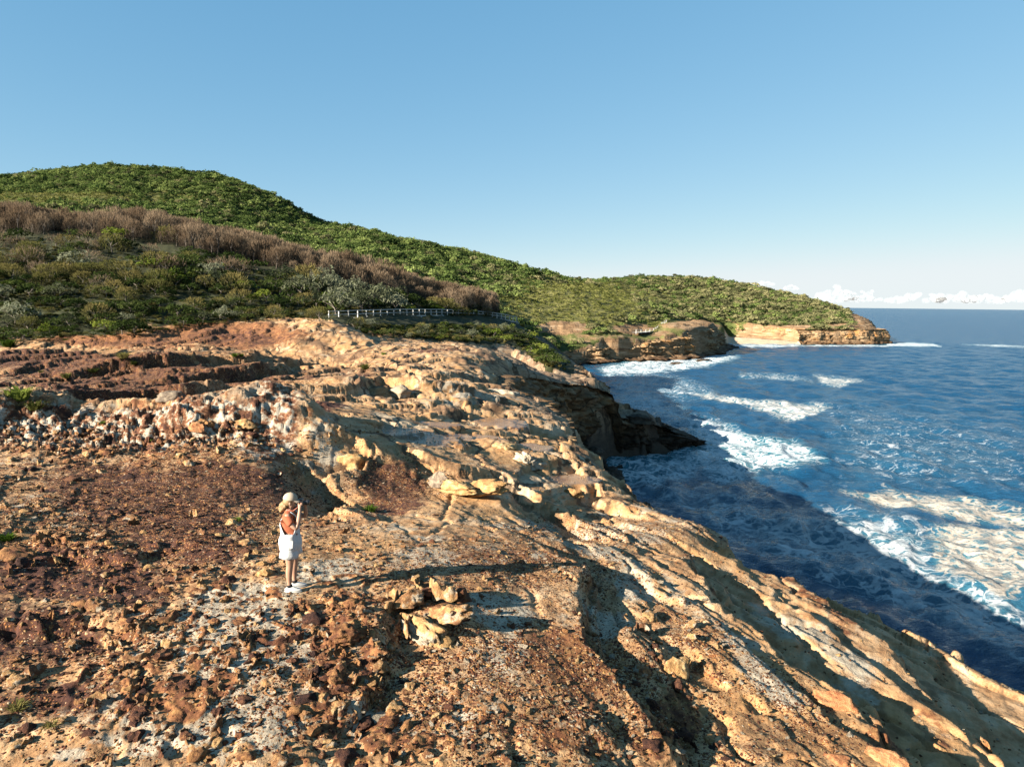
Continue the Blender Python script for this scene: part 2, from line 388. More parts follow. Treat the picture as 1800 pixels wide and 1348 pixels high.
# top edge of the cliffs, going north with the land on its left
EDGE = [(19, -20), (18, 5), (16.2, 11)] + [W(u, v, z=z)[:2] for u, v, z in [
    (1800, 1165, 11.9), (1640, 1085, 12.3), (1480, 1010, 12.7), (1300, 960, 13.0), (1250, 915, 12.95), (1190, 885, 12.7), (1090, 840, 12.5), (1030, 775, 12.3), (1020, 735, 12.2), (960, 700, 12.5), (905, 680, 12.8)]]
EDGE += [(-0.3, 69), (0.6, 71.5)] + [W(u, v, Y=Y)[:2] for u, v, Y in [(950, 668, 78), (1000, 676, 84), (1040, 697, 89), (1062, 720, 91.5), (1085, 745, 92.5), (1140, 760, 94), (1190, 775, 97.5)]]
EDGE += [(28.0, 101.5), (27.5, 104.5), (22, 108), (16, 111), (13.5, 116), (12, 124), (10, 138), (9, 155), (9, 180), (12, 215), (12, 260)]
EDGE_LAND = EDGE + [(-500, 260), (-500, -20)]
LEDGES = [  # picture polyline, low side, rise above, drop below, reach of each
    ([(985, 965), (1040, 985), (1075, 1005), (1062, 1060), (1068, 1100), (1095, 1160), (1105, 1205), (1130, 1240), (1190, 1290), (1290, 1400)], 'L', .12, .30, 2.2, 2.4),
    ([(1185, 950), (1245, 985), (1275, 1020), (1300, 1065), (1355, 1110), (1395, 1165), (1440, 1200), (1505, 1230), (1545, 1285), (1640, 1400)], 'L', .14, .36, 3.0, 4.0),
    ([(1330, 970), (1400, 1000), (1490, 1055), (1570, 1100), (1625, 1165), (1700, 1245), (1810, 1350), (1900, 1440)], 'L', .15, .45, 3.0, 4.5),
    ([(-250, 760), (-50, 742), (60, 728), (150, 734), (250, 727), (350, 733), (440, 722), (498, 738), (525, 768), (528, 815)], 'R', .80, .65, 3.0, 3.0, 1.6),
    ([(528, 815), (600, 850), (605, 900), (640, 915)], 'R', .2, .25, 1, 1.2),
    ([(560, 790), (640, 802), (668, 820), (640, 838), (560, 852)], 'R', .35, .15, 1.6, 1.0),
    ([(640, 905), (760, 925), (830, 925), (960, 935), (1060, 955)], 'L', .06, .16, 1.5, 1.5),
    ([(690, 790), (800, 835), (900, 850), (1010, 905), (1090, 945)], 'R', .28, .30, 1.5, 2.2),
    ([(860, 770), (960, 810), (1060, 862), (1160, 905)], 'R', .3, .25, 1.3, 1.3),
    ([(60, 712), (230, 692), (330, 684), (440, 678)], 'R', .20, .50, 2.5, 2.5),
    ([(200, 668), (330, 656), (450, 650), (560, 638), (650, 634)], 'R', .30, .60, 3.0, 3.0),
    ([(30, 655), (180, 648), (300, 640), (420, 632), (520, 628)], 'R', .25, .50, 3.0, 3.0),
    ([(420, 690), (500, 683), (600, 690), (700, 684), (760, 700)], 'R', .22, .30, 2.5, 2.5),
    ([(590, 690), (680, 672), (760, 690), (850, 700), (930, 712)], 'R', .35, .35, 2.5, 2.5),
    ([(865, 628), (930, 655), (985, 668), (1045, 682)], 'R', .5, .8, 3, 3),
    ([(890, 612), (950, 640), (1020, 662)], 'R', .4, .7, 3, 3),
    ([(640, 640), (750, 650), (850, 660), (905, 668)], 'R', .25, .25, 2.0, 2.0),
    ([(700, 735), (800, 722), (900, 740), (1010, 755)], 'R', .2, .2, 1.5, 1.3),
    ([(800, 760), (900, 768), (1000, 790)], 'R', .20, .2, 1.2, 1.2),
    ([(60, 950), (160, 985), (230, 990), (300, 965)], 'R', .08, .14, .8, .8),
    ([(0, 1085), (90, 1100), (170, 1090), (260, 1110)], 'R', .08, .14, .8, .8),
    ([(650, 1055), (672, 1110), (668, 1160), (640, 1230), (600, 1300)], 'L', .08, .18, .8, .8),
]
LW = [([hit(u, v)[:2] for u, v in it[0]], *it[1:6], it[6] if len(it) > 6 else 0.13) for it in LEDGES]
MOUNDS = [(480, 735, 2.0, .75), (640, 875, 1.8, -.35), (560, 850, 1.2, -.35), (720, 848, 1.6, -.2), (775, 1085, .8, .15), (620, 810, 1.5, .35), (830, 855, 1.6, .3), (1185, 1170, .6, .2), (920, 805, 1.4, .4), (870, 785, 1.2, .3), (240, 640, 4, .3), (790, 690, 2.5, .4), (620, 1090, .7, .12), (-60, 700, 4, .3)]
MOUNDW = [(*hit(u, v)[:2], r, h) for u, v, r, h in MOUNDS]
PUDDLES = [hit(u, v)[:2] + (rx, ry) for u, v, rx, ry in [(735, 770, 2.2, .8), (850, 772, 1.5, .6), (885, 742, 1.8, .8), (800, 768, 1.0, .5), (930, 785, 1.3, .6), (1005, 842, 1.2, .5), (700, 758, 1.2, .5), (770, 745, 1.4, .5)]]

def ell(u, v, lst):
    """soft patches: strongest ellipse in picture units, each with its own tilt"""
    out = np.zeros(u.shape, np.float32)
    for it in lst:
        cu, cv, ru, rv, s = it[:5]; tl = math.radians(it[5]) if len(it) > 5 else 0
        du, dv = u - cu, v - cv
        a = du * math.cos(tl) + dv * math.sin(tl); b = -du * math.sin(tl) + dv * math.cos(tl)
        out = np.maximum(out, s * np.exp(-((a / ru) ** 2 + (b / rv) ** 2) ** 1.5))
    return out
P_RED = [(250, 880, 190, 70, 1.0, 12), (140, 1010, 220, 60, .85, 8), (400, 850, 140, 45, .95, 5), (690, 845, 70, 22, .9), (330, 955, 130, 35, .95, 8), (60, 1110, 150, 70, .75),
         (100, 1230, 170, 60, .6), (690, 872, 80, 22, .7), (560, 925, 50, 22, .4), (150, 690, 260, 18, .85), (250, 655, 320, 28, .9), (100, 632, 260, 14, .85), (420, 588, 150, 20, .55), (230, 600, 220, 10, .5), (560, 716, 70, 16, .8), (590, 655, 100, 14, .7), (430, 668, 100, 12, .6), (760, 612, 80, 6, .6), (1040, 912, 110, 14, .35), (950, 1090, 60, 30, .3)]
P_PALE = [(130, 745, 220, 18, .72, -2), (330, 745, 170, 18, .58), (470, 765, 50, 40, .62), (120, 790, 180, 22, .55, -8), (570, 800, 60, 40, .6), (1115, 1020, 45, 40, .95, 30), (880, 1080, 80, 48, .8, 10), (950, 915, 120, 18, .6), (1180, 1030, 70, 30, .55, 35),
          (430, 1055, 130, 40, .85), (580, 1010, 80, 32, .8), (450, 1130, 260, 90, .8), (350, 1250, 320, 100, .75), (780, 985, 240, 32, .62), (880, 1190, 240, 130, .5), (1480, 1120, 160, 36, .58, 38), (1250, 1085, 120, 46, .6, 35), (1090, 925, 170, 24, .58), (1150, 885, 140, 20, .55), (1620, 1210, 120, 36, .55, 40), (1350, 1050, 90, 24, .55, 38), (760, 1280, 300, 90, .55), (1050, 1090, 120, 60, .5), (560, 1240, 120, 70, .5), (80, 900, 120, 60, .5), (700, 940, 160, 24, .55), (1330, 1180, 130, 30, .75, 38), (1500, 1170, 110, 40, .55, 38), (100, 1320, 130, 26, .55), (650, 1250, 70, 40, .7), (250, 1075, 50, 14, .8), (245, 1145, 30, 24, .8), (980, 1240, 190, 50, .45), (1010, 1060, 80, 30, .4),
          (830, 700, 130, 20, .5), (760, 680, 100, 14, .5), (1040, 965, 120, 14, .6, 15), (1170, 1255, 60, 30, .4), (30, 980, 70, 20, .5), (250, 950, 40, 20, .45), (1200, 900, 70, 18, .45), (700, 930, 60, 12, .5), (1600, 1260, 60, 60, .3)]
P_GRAV = [(250, 900, 330, 120, .75), (400, 1180, 520, 170, .5), (880, 1220, 320, 150, .75), (860, 1000, 260, 50, .6), (1250, 1290, 260, 60, .35, 30), (1230, 1130, 110, 50, .55, 40), (700, 980, 150, 40, .4), (1050, 930, 200, 26, .45), (1400, 1250, 150, 50, .35, 38), (690, 850, 90, 30, .6), (250, 655, 400, 50, .5)]
P_RUST = [(900, 985, 170, 36, .55), (1000, 1170, 120, 70, .75, 25), (600, 1200, 120, 150, .6), (1050, 1300, 160, 40, .6), (1180, 1250, 60, 90, .75, 30), (770, 1060, 70, 60, .55), (600, 1100, 60, 70, .7), (200, 760, 260, 40, .35), (400, 585, 170, 26, 1.0), (250, 596, 240, 14, .9), (560, 640, 150, 14, .3), (1450, 1040, 160, 30, .55, 38), (1640, 1240, 30, 90, .5, -30), (1560, 1300, 50, 40, .7), (300, 800, 240, 40, .4), (300, 1200, 260, 100, .35), (700, 1330, 200, 40, .5), (760, 955, 130, 16, .4), (560, 582, 90, 22, .25), (660, 905, 60, 14, .5)]
P_GREY = [(960, 640, 90, 50, .9, 20), (1000, 690, 80, 40, .9), (1130, 750, 110, 40, .95), (300, 690, 190, 16, .6, -3), (300, 668, 200, 10, .6, -5), (900, 610, 60, 12, .6), (470, 770, 70, 40, .5)]  # grey rock; the inlet and point patches also paint in shade
SLOPE_POLY = [(-400, 300), (-400, 612), (0, 606), (120, 600), (240, 588), (330, 572), (450, 556), (560, 556), (640, 578), (720, 592), (830, 600), (900, 606), (960, 645), (1010, 652), (1010, 640), (960, 596), (900, 556), (860, 520), (600, 440), (300, 380)]
def promo_h(x):
    return np.interp(x, [6, 10, 13.2, 14.0, 17, 20, 23, 26, 28.5, 40], [11.3, 10.3, 8.9, 5.9, 5.2, 4.3, 2.9, 1.8, .9, -1])
def near_ground(x, y, masks=False):
    zb = BASE(x, y)
    u, v = project(x, y, zb)
    z = zb.copy()
    D = np.hypot(x, y)
    wx = x + 0.26 * fbm(x / 1.6, y / 1.6, 4, 5) + 0.9 * fbm(x / 6, y / 6, 2, 6); wy = y + 0.26 * fbm(x / 1.6, y / 1.6, 4, 8) + 0.9 * fbm(x / 6, y / 6, 2, 9)
    ledge_edge = np.zeros(x.shape, np.float32)
    for line, side, a, b, wh, wlo, cw in LW:
        xs = [p[0] for p in line]; ys = [p[1] for p in line]; R = 9
        m = (x > min(xs) - R) & (x < max(xs) + R) & (y > min(ys) - R) & (y < max(ys) + R)
        if not m.any(): continue
        s, al, L = signed(wx[m], wy[m], line)
        if side == 'R': s = -s                      # + is the low side now
        tp = np.clip(np.minimum(al, L - al) / (0.12 * L), 0, 1)
        xm, ym = x[m], y[m]; cut = 0
        for lv in range(3):                         # the face comes down in beds, each with its own broken edge
            sl = s - (lv - 1) * (0.10 + cw * .5) + 0.16 * fbm(xm / .8 + lv * 9, ym / .8, 3, 530 + lv) + 0.25 * fbm(xm / 3 + lv * 5, ym / 3, 2, 540 + lv)
            cut = cut + sstep(-0.02, cw * .7, sl) / 3
        dz = (1 - cut) * a * np.exp(-np.maximum(-s, 0) / wh) - cut * b * np.exp(-np.maximum(s, 0) / wlo)
        z[m] += dz * tp
        ledge_edge[m] = np.maximum(ledge_edge[m], tp * np.exp(-(s / 0.22) ** 2))
    e1, e2, ce = worley(x / .55, y / .55, 47)
    z += ledge_edge * (1 - sstep(26, 40, D)) * ((ce - .45) * .16 - .06 * np.exp(-((e2 - e1) / .07) ** 2))
    for mx, my, r, h in MOUNDW:
        d2 = ((wx - mx) ** 2 + (wy - my) ** 2) / r ** 2
        z += h * np.exp(-d2 ** 1.5)
    slope = inpoly(u, v, SLOPE_POLY) | (y > 130)
    soft = slope.astype(np.float32)
    # bedding: beds of stone broken off along wandering edges, each tread flat and dipping with the land
    field = sstep(1000, 560, u) * sstep(700, 760, v)            # the concretion field on the left
    mid = sstep(18, 30, D) * (1 - soft)
    jx = x * 0.90 + y * 0.43; jy = -x * 0.43 + y * 0.90          # across and along the coast
    worn = ell(u, v, [(850, 1180, 270, 220, 1.0), (780, 985, 330, 55, 1.0)])   # the trampled flat in front of and beside her
    flat = (1 - soft) * (1 - 0.75 * field) * (1 - 0.80 * worn)
    def beds(h, lin, p, sharp):
        q = (lin + p) / h; i = np.floor(q); f = q - i
        return h * (i + sstep(sharp, 1.0, f)) - lin
    lin = -0.045 * jx + 0.012 * jy
    wide = sstep(22, 45, D)                                       # further off the beds run across the platform
    ax = (x * wide + jx * (1 - wide)) / (5 + 6 * wide); ay = (y * wide + jy * (1 - wide)) / (30 - 19 * wide)
    p = 0.42 * fbm(ax, ay, 3, 21) + 0.05 * fbm(x / 1.3, y / 1.3, 3, 22)
    z += flat * np.interp(D, [0, 14, 30, 60], [.36, .50, .85, 1.2]) * beds(0.22, lin, p, 0.95)
    p2 = 0.11 * fbm(ax * 2.7 + 5, ay * 2.7, 3, 31) + 0.012 * fbm(x / .5, y / .5, 3, 32)
    z += flat * np.interp(D, [0, 14, 30, 70], [.5, .6, .9, 1.2]) * beds(0.075, -0.03 * jx, p2, 0.93)
    p3 = 0.07 * fbm(jx / 1.3, jy / 9.0, 3, 36) + .01 * fbm(x / .6, y / .6, 2, 37)
    z += flat * np.interp(D, [0, 14, 45], [.5, .8, 1.0]) * beds(0.045, -0.05 * jx, p3, 0.85)
    # joints
    wj = .22 * fbm(x / 1.5, y / 1.5, 3, 3)
    a1, a2, ci = worley(jx / 2.8 + wj, jy / 6.0 + wj, 44)
    z += flat * ((ci - 0.5) * (0.05 + 0.14 * mid) - 0.10 * np.exp(-((a2 - a1) / 0.035) ** 2))
    a1, a2, cj = worley(jx / 0.9 + wj * 2, jy / 2.0 + wj, 45)
    z += flat * (0.3 + .5 * mid) * ((cj - 0.5) * 0.05 - 0.03 * np.exp(-((a2 - a1) / 0.04) ** 2))
    # roughness
    rough = ridged(x / 1.3, y / 1.3, 5, 51)
    z += (0.012 + 0.028 * field + 0.012 * mid) * rough * (1 - soft) * (1 - .6 * worn) + (1 - soft) * (1 - .7 * worn) * (1 - field) * .022 * ridged(jx / .35, jy / 1.1, 4, 58) + 0.018 * fbm(x / .25, y / .25, 3, 61)
    z += 0.35 * fbm(x / 3, y / 3, 4, 66) * soft
    gul = ridged(x / 7, y / 22, 3, 68) * ell(u, v, [(430, 580, 190, 30, 1.0)])
    z -= 0.5 * gul
    # ironstone rims, upstanding rings of the concretion field
    rim = np.zeros(x.shape, np.float32); bowl = rim.copy()
    rockyf = np.maximum(ell(u, v, [(330, 1130, 420, 170, 1.0), (250, 770, 330, 70, 1.0), (620, 1130, 130, 170, 1.0), (130, 950, 220, 100, .8), (640, 1280, 300, 100, .8), (480, 1080, 200, 60, 1), (1170, 1250, 70, 110, .8, 20)]) - 0.12, 0)
    for cell, seed, hh in ((0.85, 71, .05), (0.45, 72, .032), (1.5, 73, .065)):
        w1, w2, c = worley((x + .22 * cell * fbm(x / cell * 2, y / cell * 2, 3, seed)) / cell, (y + .22 * cell * fbm(x / cell * 2, y / cell * 2, 3, seed + 3)) / (cell * 1.35), seed)
        on = (c < 0.55) * rockyf
        r0 = 0.20 + 0.16 * ((c * 7.3) % 1)
        brk = sstep(-0.45, 0.2, fbm(x / (cell * .45), y / (cell * .45), 2, seed + 9))
        ww = 0.075 if cell > .5 else .12
        r = np.exp(-((w1 - r0) / ww) ** 2) * brk * on
        solid = (c > 0.80) * sstep(0.34, 0.26, w1) * rockyf
        z += hh * np.maximum(r * (0.6 + 0.9 * ((c * 13.7) % 1)), solid * (0.8 + 0.5 * fbm(x / .2, y / .2, 3, seed + 21)))
        z -= 0.35 * hh * (w1 < r0) * (c < 0.55) * rockyf
        rim = np.maximum(rim, np.maximum(r, solid)); bowl = np.maximum(bowl, (w1 < r0 - 0.03) * (c < .55) * rockyf)
    # eroded bank face: fluted
    bank = ell(u, v, [(220, 752, 330, 34, 1.0)])
    bn = .30 * fbm(x / 1.0, y / 1.0, 4, 84); qb = (z + bn) / .16; fb = qb - np.floor(qb)
    z += bank * ((sstep(.7, 1, fb) - fb) * .16 * 1.0 + .3 * bn)
    e1, e2, ce = worley(x / .45, y / .45, 86); z += bank * ((ce - .5) * .24 - .10 * np.exp(-((e2 - e1) / .08) ** 2))
    z += bank * (0.05 * ridged(x / .9, y / 1.6, 5, 81) + 0.16 * fbm(x / .4, y / .6, 4, 82) + 0.25 * fbm(x / 2.2, y / 2.2, 3, 83))
    # standing water lies level
    wet = np.zeros(x.shape, np.float32)
    for px_, py_, rx, ry in PUDDLES:
        d = np.hypot((x - px_) / rx, (y - py_) / (ry * 2.4)) + 0.35 * fbm(x / .8, y / .8, 3, 91)
        m = sstep(1.0, 0.8, d); lvl = float(BASE(np.array([px_]), np.array([py_]))[0]) - 0.02
        z = z * (1 - m) + (lvl + (x - px_) * -0.02) * m; wet = np.maximum(wet, m)
    # the person stands on level sand
    px_, py_, pz_ = W(514, 1036, z=15.2)
    m = np.exp(-(((x - px_ - .1) ** 2 + (y - py_) ** 2) / 0.30 ** 2) ** 2); z = z * (1 - m) + 15.2 * m; rim = rim * (1 - m)
    # the point: great blocks stepping down to the sea
    pm = sstep(5, 9, x) * sstep(84, 88, y) * sstep(121, 114, y)
    if pm.any():
        b1, b2, cb = worley(x / 3.4 + .25 * fbm(x / 3, y / 3, 2, 701), y / 3.0, 702)
        z = z * (1 - pm) + pm * promo_h(x)
        q = (z + .5 * fbm(x / 5, y / 5, 3, 703) + (cb - .5) * 1.2) / 1.7; fq = q - np.floor(q)
        zs = 1.7 * (np.floor(q) + sstep(.72, 1, fq)) - .5 * np.exp(-((b2 - b1) / .07) ** 2) + .15 * fbm(x / .8, y / .8, 4, 704)
        z = z * (1 - pm) + zs * pm
    # coast
    sd_, al, L = signed_in(wx * .5 + x * .5, wy * .5 + y * .5, EDGE, EDGE_LAND)
    out = -sd_                                                   # + seaward
    jag = 0.5 * fbm(x / 2.5, y / 2.5, 4, 95)
    o = out + jag
    o = o + 1.3 * sstep(36, 60, y)
    zc = z - 0.5 * sstep(-1.5, 0, o) * np.clip(ci, .2, 1)
    drop = np.interp(np.clip(o, 0, 40), [0, .25, .5, 1.2, 1.5, 2.6, 3.0, 6, 40], [0, 1.2, 1.5, 3.8, 4.6, 12, 14, 30, 40])
    z = np.maximum(zc - drop, -4.0)
    if not masks: return z
    vegm = slope * (1 - ell(u, v, [(400, 584, 190, 22, 1.15), (250, 598, 300, 10, 1.0), (560, 575, 80, 14, .7)])).clip(0, 1)
    pal = np.maximum(ell(u, v, P_PALE), bowl * 0.6)
    A = dict(red=ell(u, v, P_RED) + 0.2 * field * sstep(.1, -.3, rough), pale=np.maximum(ell(u, v, P_PALE), bowl * 0.6) - 0.7 * rim, grav=ell(u, v, P_GRAV) * (1 - 0.8 * np.clip(rim, 0, 1)) * (1 - .6 * np.clip(pal, 0, 1)), mid=mid,
             bank=ell(u, v, [(220, 748, 330, 26, 1.0), (470, 765, 60, 46, 1.0)]), rust=np.maximum(ell(u, v, P_RUST), np.clip(rim * 1.4, 0, 1)), wet=wet, veg=vegm, grey=np.maximum(ell(u, v, P_GREY), sstep(0.5, 2.0, o) * .8))
    A['rust'] = np.maximum(A['rust'], 0.5 * ledge_edge * (1 - mid))
    return z, A
def ground_z(x, y):
    return float(near_ground(np.array([float(x)]), np.array([float(y)]))[0])

def ratio_rows(spec):
    out = [spec[0][0]]
    for a, b, r in spec:
        while out[-1] < b: out.append(out[-1] * (1 + r))
    return np.array(out)
rows = ratio_rows([(3.2, 6, .012), (6, 16, .0036), (16, 40, .0048), (40, 110, .0062), (110, 215, .010)])
cols = (np.r_[-1400, -900, -600, -430, np.linspace(-330, 2120, 900), 2300, 2600, 3200] - 900) / F_PX
gx = rows[:, None] * cols[None, :]; gy = np.repeat(rows[:, None], len(cols), 1)
gx = gx.ravel(); gy = gy.ravel()
gz, GA = near_ground(gx, gy, True)
F = grid_faces(len(rows), len(cols))
F = F[(gz[F].max(1) > -2.5)]
V, F, GA = compact(np.stack([gx, gy, gz], -1), F, GA)
g = link('ground', mesh_np('ground', V, F, M_GROUND, True, GA)); tag(g, kind='structure')
print('ground', len(F), round(time.time() - T0, 1))

# ------------------------------------------------------------------ far land
FP = [W(u, v, Y=Y) for u, v, Y in [
    (-350, 322, 480), (0, 315, 480), (100, 305, 480), (200, 296, 480), (300, 303, 480), (400, 317, 470), (480, 348, 455), (520, 370, 450), (556, 395, 440), (620, 404, 440), (700, 423, 440), (800, 443, 430), (870, 460, 420), (930, 480, 410), (985, 492, 400),
    (-350, 352, 320), (0, 352, 320), (150, 358, 320), (300, 382, 330), (450, 410, 330), (600, 440, 330), (750, 470, 330), (870, 500, 330), (940, 500, 340),
    (100, 330, 400), (300, 345, 400), (500, 400, 390), (0, 405, 240), (300, 430, 240), (600, 520, 230), (750, 548, 230), (870, 566, 230),
    (1000, 510, 330), (1000, 535, 290), (950, 566, 258), (1000, 570, 262), (1100, 566, 280), (1100, 535, 330), (1150, 550, 325), (1200, 566, 322), (1050, 512, 385), (1120, 538, 400),
    (960, 592, 250), (1060, 588, 258), (1130, 590, 268), (1170, 572, 290), (1190, 569, 300), (1235, 568, 318), (1258, 580, 330), (1160, 574, 300),
    (1010, 497, 560), (1100, 491, 560), (1180, 490, 550), (1270, 498, 530), (1340, 512, 500), (1400, 525, 480), (1450, 538, 465), (1490, 552, 455), (1530, 566, 445), (1553, 584, 432),
    (1300, 574, 413), (1400, 572, 411), (1480, 570, 412), (1535, 578, 416), (1220, 566, 390), (1150, 552, 410), (1300, 540, 450), (1400, 550, 440), (1250, 545, 440), (1200, 520, 480), (1265, 580, 405)]]
for u, z, Y in ((-350, 90, 640), (200, 90, 640), (500, 60, 620), (800, 40, 600), (1100, 30, 700), (1300, 25, 640), (1450, 10, 560), (1000, 35, 640), (200, 60, 800), (1100, 20, 850)):
    FP.append(((u - 900) / F_PX * Y, Y, z))
FAR = TPS(FP, 2e-3)
FCOAST = [(10, 120), (8, 165), (12, 215)] + [W(u, v, z=0)[:2] for u, v in [(955, 650), (1000, 640), (1060, 636), (1130, 633), (1200, 630), (1245, 622), (1264, 613)]]
FCOAST += [(104, 352), (106, 372), W(1268, 604.0, z=0)[:2], W(1300, 604.8, z=0)[:2], W(1350, 605.2, z=0)[:2], W(1400, 605.6, z=0)[:2], W(1450, 605.4, z=0)[:2], W(1500, 605.2, z=0)[:2], W(1525, 605.2, z=0)[:2], W(1545, 604.6, z=0)[:2]]
FCOAST += [(214, 405), (221, 430), (232, 470), (240, 540), (220, 700), (200, 900)]
FC_LAND = FCOAST + [(-2000, 900), (-2000, 120)]
FARROCK = [(990, 578, 60, 14, 1.0), (1110, 580, 50, 12, .8), (1215, 574, 60, 10, 1.0), (1310, 575, 40, 7, .9), (1400, 576, 100, 5, .8), (1350, 583, 75, 12, 1.1), (1520, 566, 34, 20, 1.1, 35), (1490, 575, 60, 6, .8), (1050, 597, 110, 10, .5), (510, 345, 30, 12, .5, 30), (1160, 588, 30, 8, .6)]
def far_ground(x, y, masks=False):
    zb = FAR(x, y); u, v = project(x, y, zb)
    z = zb + 1.2 * fbm(x / 22, y / 22, 4, 11)
    rock = ell(u, v, FARROCK)
    q = z * 0.7 + 0.6 * fbm(x / 6, y / 6, 3, 18); fq = q - np.floor(q)
    z = z + rock * ((sstep(0, .2, fq) - fq) * 1.2 + 0.5 * ridged(x / 3, y / 3, 4, 14))
    bx, by = W(1330, 598, z=1.0)[:2]
    s, al, L = signed_in(x, y, FCOAST, FC_LAND)
    o = -s + 1.3 * fbm(x / 5, y / 5, 3, 15)
    beach = sstep(1266, 1284, u) * sstep(1425, 1400, u) * (y > 350) * (y < 450)
    zbeach = np.clip((-o) * 0.065, -3, 30) + 0.15 * fbm(x / 5, y / 5, 3, 16)
    bw = np.interp(u, [1266, 1290, 1330, 1380, 1420], [40, 34, 28, 18, 5]); zb2 = np.where(-o < bw, zbeach, np.minimum(np.maximum(z, 8), zbeach + np.maximum(-o - bw - 3.5, 0) * 3))
    zcl = np.maximum(z - np.clip(o, 0, 30) * 6, -4)
    z = zcl * (1 - beach) + np.minimum(zb2, zcl + 50) * beach
    z = np.maximum(z, -4)
    if not masks: return z
    return z, dict(rock=np.maximum(rock, sstep(-1.5, 0.5, o) * (1 - beach)), sand=beach * sstep(0, -1.5, -o - np.interp(u, [1266, 1290, 1330, 1380, 1420], [40, 34, 28, 18, 5])), heath=ell(u, v, [(1010, 535, 150, 50, 1.0), (100, 350, 250, 14, .8), (1150, 580, 60, 16, 1.0)]), d=-o)
def far_material():
    k = NT('bush_hillside'); p = k.pos()
    c = k.ramp(k.noise(p, 0.12, 6, 0.65), [(0.3, (0.035, 0.045, 0.014)), (0.5, (0.075, 0.09, 0.026)), (0.7, (0.16, 0.15, 0.055))])
    c = k.mix(k.math('MULTIPLY', k.attr('heath'), 0.7), c, k.ramp(k.noise(p, 0.5, 5, 0.7), [(0.3, (0.10, 0.10, 0.03)), (0.7, (0.27, 0.23, 0.085))]))
    rockc = k.ramp(k.noise(k.mapping(p, (.12, .12, 1.2)), 1.0, 6, 0.65), [(0.3, (0.11, 0.06, 0.034)), (0.5, (0.25, 0.155, 0.082)), (0.7, (0.36, 0.265, 0.175))])
    rm = k.rng(k.math('ADD', k.attr('rock'), k.math('MULTIPLY', k.math('SUBTRACT', k.noise(p, 0.35, 5, 0.6), 0.5), 0.9)), 0.35, 0.6)
    c = k.mix(rm, c, rockc)
    sandc = k.mix(k.rng(k.noise(p, 0.2, 4, 0.5), .3, .7), (0.52, 0.38, 0.25), (0.60, 0.46, 0.32))
    c = k.mix(k.rng(k.attr('sand'), 0.3, 0.6), c, sandc)
    k.principled(c, 0.95, k.bump(k.noise(p, 0.8, 5, 0.7), 0.8, 0.6), 0.1)
    return k.m
M_FAR = far_material()
rows = ratio_rows([(150, 360, .0065), (360, 430, .0022), (430, 900, .008)])
cols = (np.linspace(-420, 1700, 620) - 900) / F_PX
gx = (rows[:, None] * cols[None, :]).ravel(); gy = np.repeat(rows[:, None], len(cols), 1).ravel()
gz, FA = far_ground(gx, gy, True); FA.pop('d')
gz = np.where(gy < 175, gz - 6 * sstep(180, 150, gy), gz)
F = grid_faces(len(rows), len(cols)); F = F[gz[F].max(1) > -2.5]
V, F, FA = compact(np.stack([gx, gy, gz], -1), F, FA)
tag(link('hills', mesh_np('hills', V, F, M_FAR, True, FA)), kind='structure')
print('hills', len(F), round(time.time() - T0, 1))

